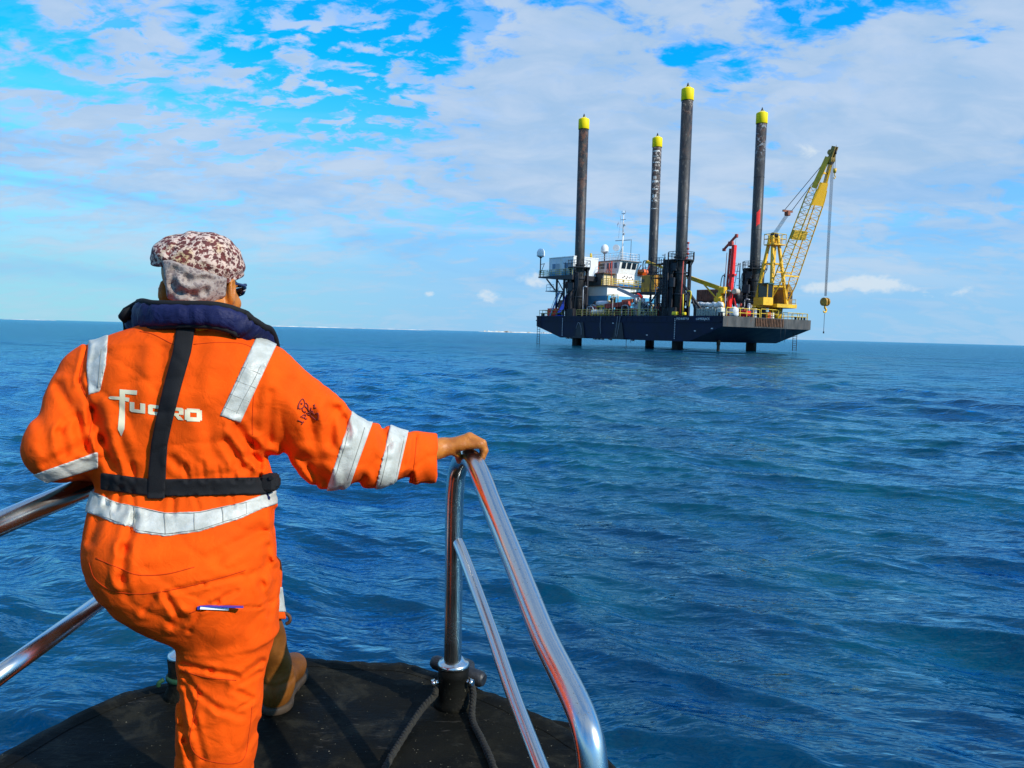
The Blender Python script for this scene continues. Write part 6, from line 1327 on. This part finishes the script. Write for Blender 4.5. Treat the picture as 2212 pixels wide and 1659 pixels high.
    def flap(X, Y, Z, coarse=False):
        px, py = pxy(X, Y, Z)
        f = ell(X, Y, Z, cf(424, 600, 1.800), (.098, .122, .108)); f = smin(f, ell(X, Y, Z, cf(370, 600, 1.79), (.022, .05, .06)), .02)
        if not coarse:
            for x1, y1, x2, y2, w, a in ((380, 582, 405, 603, 5, .006), (405, 603, 437, 604, 5, .006), (437, 604, 452, 598, 4, .004), (375, 615, 390, 632, 5, .007), (390, 632, 420, 639, 5, .007), (420, 639, 442, 628, 5, .006), (442, 628, 452, 606, 5, .008), (372, 585, 374, 640, 5, .006), (470, 618, 468, 645, 7, .003)):
                dx, dy = x2 - x1, y2 - y1; t = np.clip(((px - x1) * dx + (py - y1) * dy) / (dx * dx + dy * dy), 0, 1); d2 = (px - x1 - t * dx) ** 2 + (py - y1 - t * dy) ** 2; w = w * 1.5; f = f + a * .75 * (np.exp(-d2 / w ** 2) - .5 * np.exp(-(np.sqrt(d2) - 2 * w) ** 2 / w ** 2))
            f = f + .001 * np.sin(.2 * px + .13 * py)
        edge = np.maximum(np.interp(py, [560, 600, 640, 660], [350, 355, 360, 372]) - px, px - np.interp(py, [590, 616, 640, 655], [492, 489, 488, 470]))
        low = py - np.interp(px, [340, 360, 380, 410, 460, 488], [640, 646, 651, 655, 654, 640])
        f = smax(f, np.maximum(np.maximum(edge, low), rim(px) - 14 - py) * k * 1.7, .005); return smax(f, Y - 1.83, .004)
    P, Q = surfnets(flap, bx(335, 565, 505, 668, 1.62, 1.86)[0], bx(335, 565, 505, 668, 1.62, 1.86)[1], .0030, smooth=2)
    m = bpy.data.materials.new('shaded_faded_lining'); m.use_nodes = True; g = NG(m.node_tree); nt = m.node_tree
    pos = g.n('ShaderNodeNewGeometry').outputs['Position']; p = g.n('ShaderNodeBsdfPrincipled'); v = g.n('ShaderNodeTexVoronoi'); nt.links.new(pos, v.inputs['Vector']); v.inputs['Scale'].default_value = 110
    g.put(p.inputs['Base Color'], g.mix(g.m('MULTIPLY', g.ss(v.outputs['Distance'], .34, .46, 1, 0), .6), g.mix(g.noise(pos, 25, 3, .5), (.25, .19, .16), (.40, .33, .28)), (.10, .065, .07))); p.inputs['Roughness'].default_value = .8  # faded lining, coloured darker and greyer for the shadow under the cap
    bb = g.n('ShaderNodeBump'); bb.inputs['Distance'].default_value = .004; nt.links.new(g.noise(pos, 60, 4, .6, 1), bb.inputs['Height']); nt.links.new(bb.outputs[0], p.inputs['Normal'])
    o = g.n('ShaderNodeOutputMaterial'); nt.links.new(p.outputs[0], o.inputs[0])
    raw_mesh('neck_flap', c2w(P), Q, m, capo, None, True)
    # sunglasses, worn on the brow
    glassm = mat('blue_black_lens', (.006, .012, .04), .12); H2 = lambda x, y, z: HC + np.array([x, y, z]) @ HR
    mb = MB()
    for s in (-1, 1): mb.tube([H2(s * .079, -.005, -.012), H2(s * .080, .03, -.006), H2(s * .078, .060, -.004), H2(s * .066, .086, -.004)], [.0025, .003, .004, .006], 8)
    mb.tube([H2(x, .104 - 3.6 * x * x, .003) for x in np.linspace(-.07, .07, 9)], .004, 6); sg = mb.build('sunglasses', mat('dark_blue_frame', (.015, .025, .075), .35), man, c2w)
    for s in (-1, 1): mb = MB(); mb.tube([H2(s * .012, .106, -.012), H2(s * .034, .103, -.014), H2(s * .054, .095, -.011), H2(s * .068, .082, -.008)], [.006, .011, .010, .005], 10); mb.build('lens', glassm, sg, c2w)

    # lettering across the back, cut to shape and laid on the cloth
    def decal(name, polys, m_, lift=.0012, step=2.2):
        V = []; F = []
        for poly in polys:                             # each a convex quad or triangle in photo coordinates
            A = np.array(poly, float); A = np.vstack([A, A[-1:]]) if len(A) == 3 else A
            nu = max(1, int(max(np.linalg.norm(A[1] - A[0]), np.linalg.norm(A[2] - A[3])) / step)); nv = max(1, int(max(np.linalg.norm(A[3] - A[0]), np.linalg.norm(A[2] - A[1])) / step)); o_ = len(V); ok = True; L = []
            for i in range(nu + 1):
                for j in range(nv + 1):
                    a, b = i / nu, j / nv; q = A[0] * (1 - a) * (1 - b) + A[1] * a * (1 - b) + A[2] * a * b + A[3] * (1 - a) * b; w = put(*q, lift)
                    if w is None: ok = False; w = np.zeros(3)
                    L.append(w)
            if not ok: continue
            V += L; F += [(o_ + i * (nv + 1) + j, o_ + (i + 1) * (nv + 1) + j, o_ + (i + 1) * (nv + 1) + j + 1, o_ + i * (nv + 1) + j + 1) for i in range(nu) for j in range(nv)]
        o = raw_mesh(name, c2w(np.array(V)), F, m_, cov, None, True)
        return o
    Z = lambda X, Y: (X * .4233, 459 + Y * .4233)
    def rects(*rs): return [[Z(*p_) for p_ in r] for r in rs]
    L_ = []
    L_ += rects([(612, 903), (640, 905), (639, 1000), (611, 1000)], [(611, 1000), (639, 1000), (637, 1105), (602, 1105)], [(602, 1105), (637, 1105), (622, 1142)],
                [(640, 905), (702, 909), (700, 931), (640, 926)], [(555, 944), (566, 937), (613, 940), (612, 955)], [(555, 944), (612, 955), (612, 956), (562, 952)], [(640, 942), (662, 946), (660, 966), (640, 962)])
    def letter(x0, x1, y0, y1, sl, parts):               # parts in unit square, sheared down to the right
        for p_ in parts: L_.append([Z(x0 + (x1 - x0) * a, y0 + (y1 - y0) * b + sl * (x1 - x0) * a) for a, b in p_])
    R = lambda a, b, c, d: [(a, b), (c, b), (c, d), (a, d)]
    letter(664, 742, 966, 1016, .13, [R(0, 0, .31, .9), R(.69, 0, 1, 1), R(.31, .68, .69, 1), [(0, .9), (.31, .9), (.31, 1), (.12, 1)]])
    letter(756, 834, 978, 1030, .13, [R(0, .1, .31, .9), R(.31, 0, 1, .32), R(.31, .68, 1, 1), R(.69, .5, 1, .68), [(0, .1), (.12, 0), (.31, 0), (.31, .1)], [(0, .9), (.31, .9), (.31, 1), (.12, 1)]])
    letter(858, 938, 990, 1052, .10, [R(.0, 0, .30, 1), R(.30, 0, .9, .28), R(.70, .28, 1, .58), R(.30, .48, .70, .70), [(.9, 0), (1, .1), (1, .28), (.9, .28)], [(.45, .70), (.78, .70), (1.02, 1), (.66, 1)]])
    letter(944, 1030, 999, 1064, .05, [R(0, .1, .31, .9), R(.69, .1, 1, .9), R(.12, 0, .88, .1), R(.31, .1, .69, .32), R(.31, .68, .69, .9), R(.12, .9, .88, 1)])
    decal('back_lettering', L_, mat('pale_print', (.64, .58, .38), .6, var=.05))
    # marker pen drawing and words on the sleeve
    D = lambda X, Y: (621 + X * .0651, 837 + Y * .0651)
    strokes = [[(340, 720), (370, 560), (480, 390), (550, 440), (570, 600), (480, 690), (380, 700), (380, 560)], [(440, 540), (470, 520), (480, 560), (440, 560)], [(610, 510), (680, 600), (660, 690), (540, 590)], [(500, 700), (490, 760), (580, 830), (590, 780)], [(620, 860), (720, 830), (750, 900), (660, 890)], [(640, 660), (720, 780), (850, 840), (900, 900)], [(790, 670), (770, 760), (860, 790)], [(860, 600), (900, 580), (890, 690), (960, 670)],
               [(760, 920), (990, 1080), (1020, 860), (940, 880)], [(340, 1080), (490, 1160), (460, 1220)], [(490, 1160), (540, 1130)], [(430, 980), (540, 900), (600, 940), (540, 1000), (470, 990)], [(540, 1000), (600, 1050), (640, 1020)]]
    mb = MB()
    for s_ in strokes:
        pts = [put(*D(*q), .0008) for q in spline(s_, 4)]; pts = [q for q in pts if q is not None]
        if len(pts) > 1: mb.tube(pts, .0014, 5)
    mb.build('pen_drawing', mat('red_ink', (.22, .012, .006), .8), cov, c2w)
    # rows of stitching along the reflective tape
    stc = mat('tape_stitching', (.20, .20, .17), .8); W_ = np.linspace(198, 562, 26)
    rows = [[(x, wy(x) + s_ * (wt(x) - 4)) for x in W_] for s_ in (-1, 1)] + [[(551 + d_, 785), (494 + d_, 895)] for d_ in (-15, 15)] + [[(770 + d_, 925), (736 + d_, 1035)] for d_ in (-15, 15)] + [[(857 + d_, 945), (835 + d_, 1045)] for d_ in (-14, 14)] + [[(211 + d_, 755), (204 + d_, 838)] for d_ in (-11, 11)]
    rows += [[(497 + t_ * 60 - 20, 903 - t_ * 130 - 8), (497 + t_ * 60 + 20, 903 - t_ * 130 + 8)] for t_ in (.12, .34, .56, .78)] + [[(x, wy(x) - wt(x) + 3), (x + 1, wy(x) + wt(x) - 3)] for x in (240, 292, 357, 420, 480, 530)]
    for r_ in rows:
        A = np.array(r_, float); L = []
        for p0, p1 in zip(A[:-1], A[1:]):
            for t_ in np.linspace(0, 1, max(2, int(np.linalg.norm(p1 - p0) / 5))): L.append(put(*(p0 + (p1 - p0) * t_), .0042))
        L = [q for q in L if q is not None]
        if len(L) > 2: mb = MB(); mb.tube(L, .0006, 4); mb.build('stitching', stc, cov, c2w)
    # stitched seams
    seams = [[(302, 716), (330, 722), (370, 742), (380, 744)], [(418, 744), (470, 740), (520, 742), (548, 752)], [(192, 1216), (205, 1250), (240, 1275), (290, 1283), (330, 1281), (400, 1268), (470, 1250), (530, 1232)], [(207, 1206), (260, 1228), (300, 1242), (360, 1240), (420, 1225)], [(188, 752), (172, 820), (198, 886), (190, 960)], [(410, 1325), (432, 1316)], [(427, 1478), (426, 1520), (410, 1600), (440, 1640), (520, 1645), (538, 1580), (545, 1520)], [(395, 1450), (450, 1464), (510, 1470)], [(556, 800), (548, 850), (545, 930), (550, 985)], [(900, 945), (896, 990), (890, 1045)]]
    for s_ in seams:
        mb = MB()
        pts = [put(*q, -.0002) for q in spline(s_, 8)]; pts = [q for q in pts if q is not None]
        if len(pts) > 1: mb.tube(pts, .0012, 5); mb.build('seam', seamc, cov, c2w)
    # stitch lines along the reflective tape
    ph = MB(); q0, q1, q2, q3 = (put(431, 1311, .002), put(493, 1314, .002), put(493, 1322, -.004), put(431, 1321, -.004))
    if all(q is not None for q in (q0, q1)):
        ph.beam(q0, q1, .008, .0045); phone = ph.build('phone', mat('white_phone', (.75, .76, .80), .25), man, c2w)
        mb = MB(); mb.beam(q0 + (-.001, .002, .003), q1 + (.03, .002, .003), .010, .002); mb.beam(q0 + (-.002, 0, .003), q0 + (-.002, 0, -.003), .008, .003); mb.build('phone_case', mat('blue_case', (.03, .04, .32), .4), phone, c2w)

    # boots: the forward one planted on the bow, toes out ahead
    leather = cloth('tan_leather', (.15, .050, .007), .35, 500, .0006, .5, .003, 0); sole = mat('dark_sole', (.035, .020, .008), .75, var=.3, vscale=30)
    heel = on_plane(589, 1546, DECK_Z); toe = on_plane(628, 1466, DECK_Z); fd = (toe - heel) * (1, 1, 0); fd /= np.linalg.norm(fd); sd = np.array([fd[1], -fd[0], 0])
    ank = c2w(AN_L); kn = c2w(KN_L)
    def boot(heel, fd, sd, shaft, name, cut):
        def loc(W): d = W - heel; return np.array([d @ sd, d @ fd, d[2]])
        s1 = loc(shaft)
        def f(x, y, z, coarse=False):
            a = ell(x, y, z, np.array([0, .045, .05]), (.040, .050, .055)); a = smin(a, cap(x, y, z, np.array([0, .06, .06]), np.array([.004, .20, .045]), .042, .036), .03); a = smin(a, ell(x, y, z, np.array([.004, .235, .043]), (.047, .068, .040)), .03)
            a = smin(a, cap(x, y, z, np.array([0, .065, .09]), s1, .047, .058), .03)
            if not coarse: a = a + .0035 * np.exp(-((z - .085 - .1 * np.abs(x)) / .007) ** 2) * (y < .12) + .003 * np.sin(62 * z + 3 * np.sin(25 * y)) * np.clip((z - .08) * 12, 0, 1) * .6 - .0015 * np.exp(-((y + .0) / .02) ** 2) * (z < .08)
            a = smax(a, .016 - z, .004); return smax(a, z - cut, .004)
        P, Q = surfnets(f, (-.12, -.06, -.01), (.14, .33, cut + .03), .0040, smooth=1); W = heel + P[:, :1] * sd + P[:, 1:2] * fd + P[:, 2:] * np.array([0, 0, 1.0])
        b_ = raw_mesh('boot', W, Q, leather, man, None, True)
        def g_(x, y, z, coarse=False):
            a = smin(ell(x, y, z, np.array([0, .045, .012]), (.046, .055, .04)), smin(cap(x, y, z, np.array([0, .05, .012]), np.array([.004, .22, .012]), .042, .044), ell(x, y, z, np.array([.004, .235, .012]), (.052, .074, .04)), .02), .02)
            a = smax(a, z - .024, .003); a = smax(a, -z, .002); return smax(a, -np.maximum(np.abs(y - .115) - .03, z - .010), .003)
        P, Q = surfnets(g_, (-.08, -.04, -.012), (.09, .34, .04), .0040, smooth=1); raw_mesh('boot_sole', heel + P[:, :1] * sd + P[:, 1:2] * fd + P[:, 2:] * np.array([0, 0, 1.0]), Q, sole, b_, None, True)
        return b_
    sh = c2w(AN_L + .42 * (KN_L - AN_L))
    b_ = boot(heel, fd, sd, sh, 'boot', .33)
    dl = float(AN_L[1]) + .02; mb = MB(); mb.tube(spline([cf(596, 1378, dl), cf(594, 1345, dl), cf(600, 1330, dl), cf(614, 1325, dl), cf(625, 1331, dl), cf(626, 1342, dl), cf(618, 1348, dl)], 6), .0055, 8); mb.build('pull_loop', mat('brown_strap', (.07, .03, .012), .7), b_, c2w)
    h2 = np.array([feet[0] + .0, feet[1] - .06, DECK_Z - .30]); f2 = np.array([.18, .98, 0]); f2 /= np.linalg.norm(f2); boot(h2, f2, np.array([f2[1], -f2[0], 0]), np.array([feet[0] + .01, feet[1], DECK_Z - .02]), 'boot', .24)
    return man
build_man()
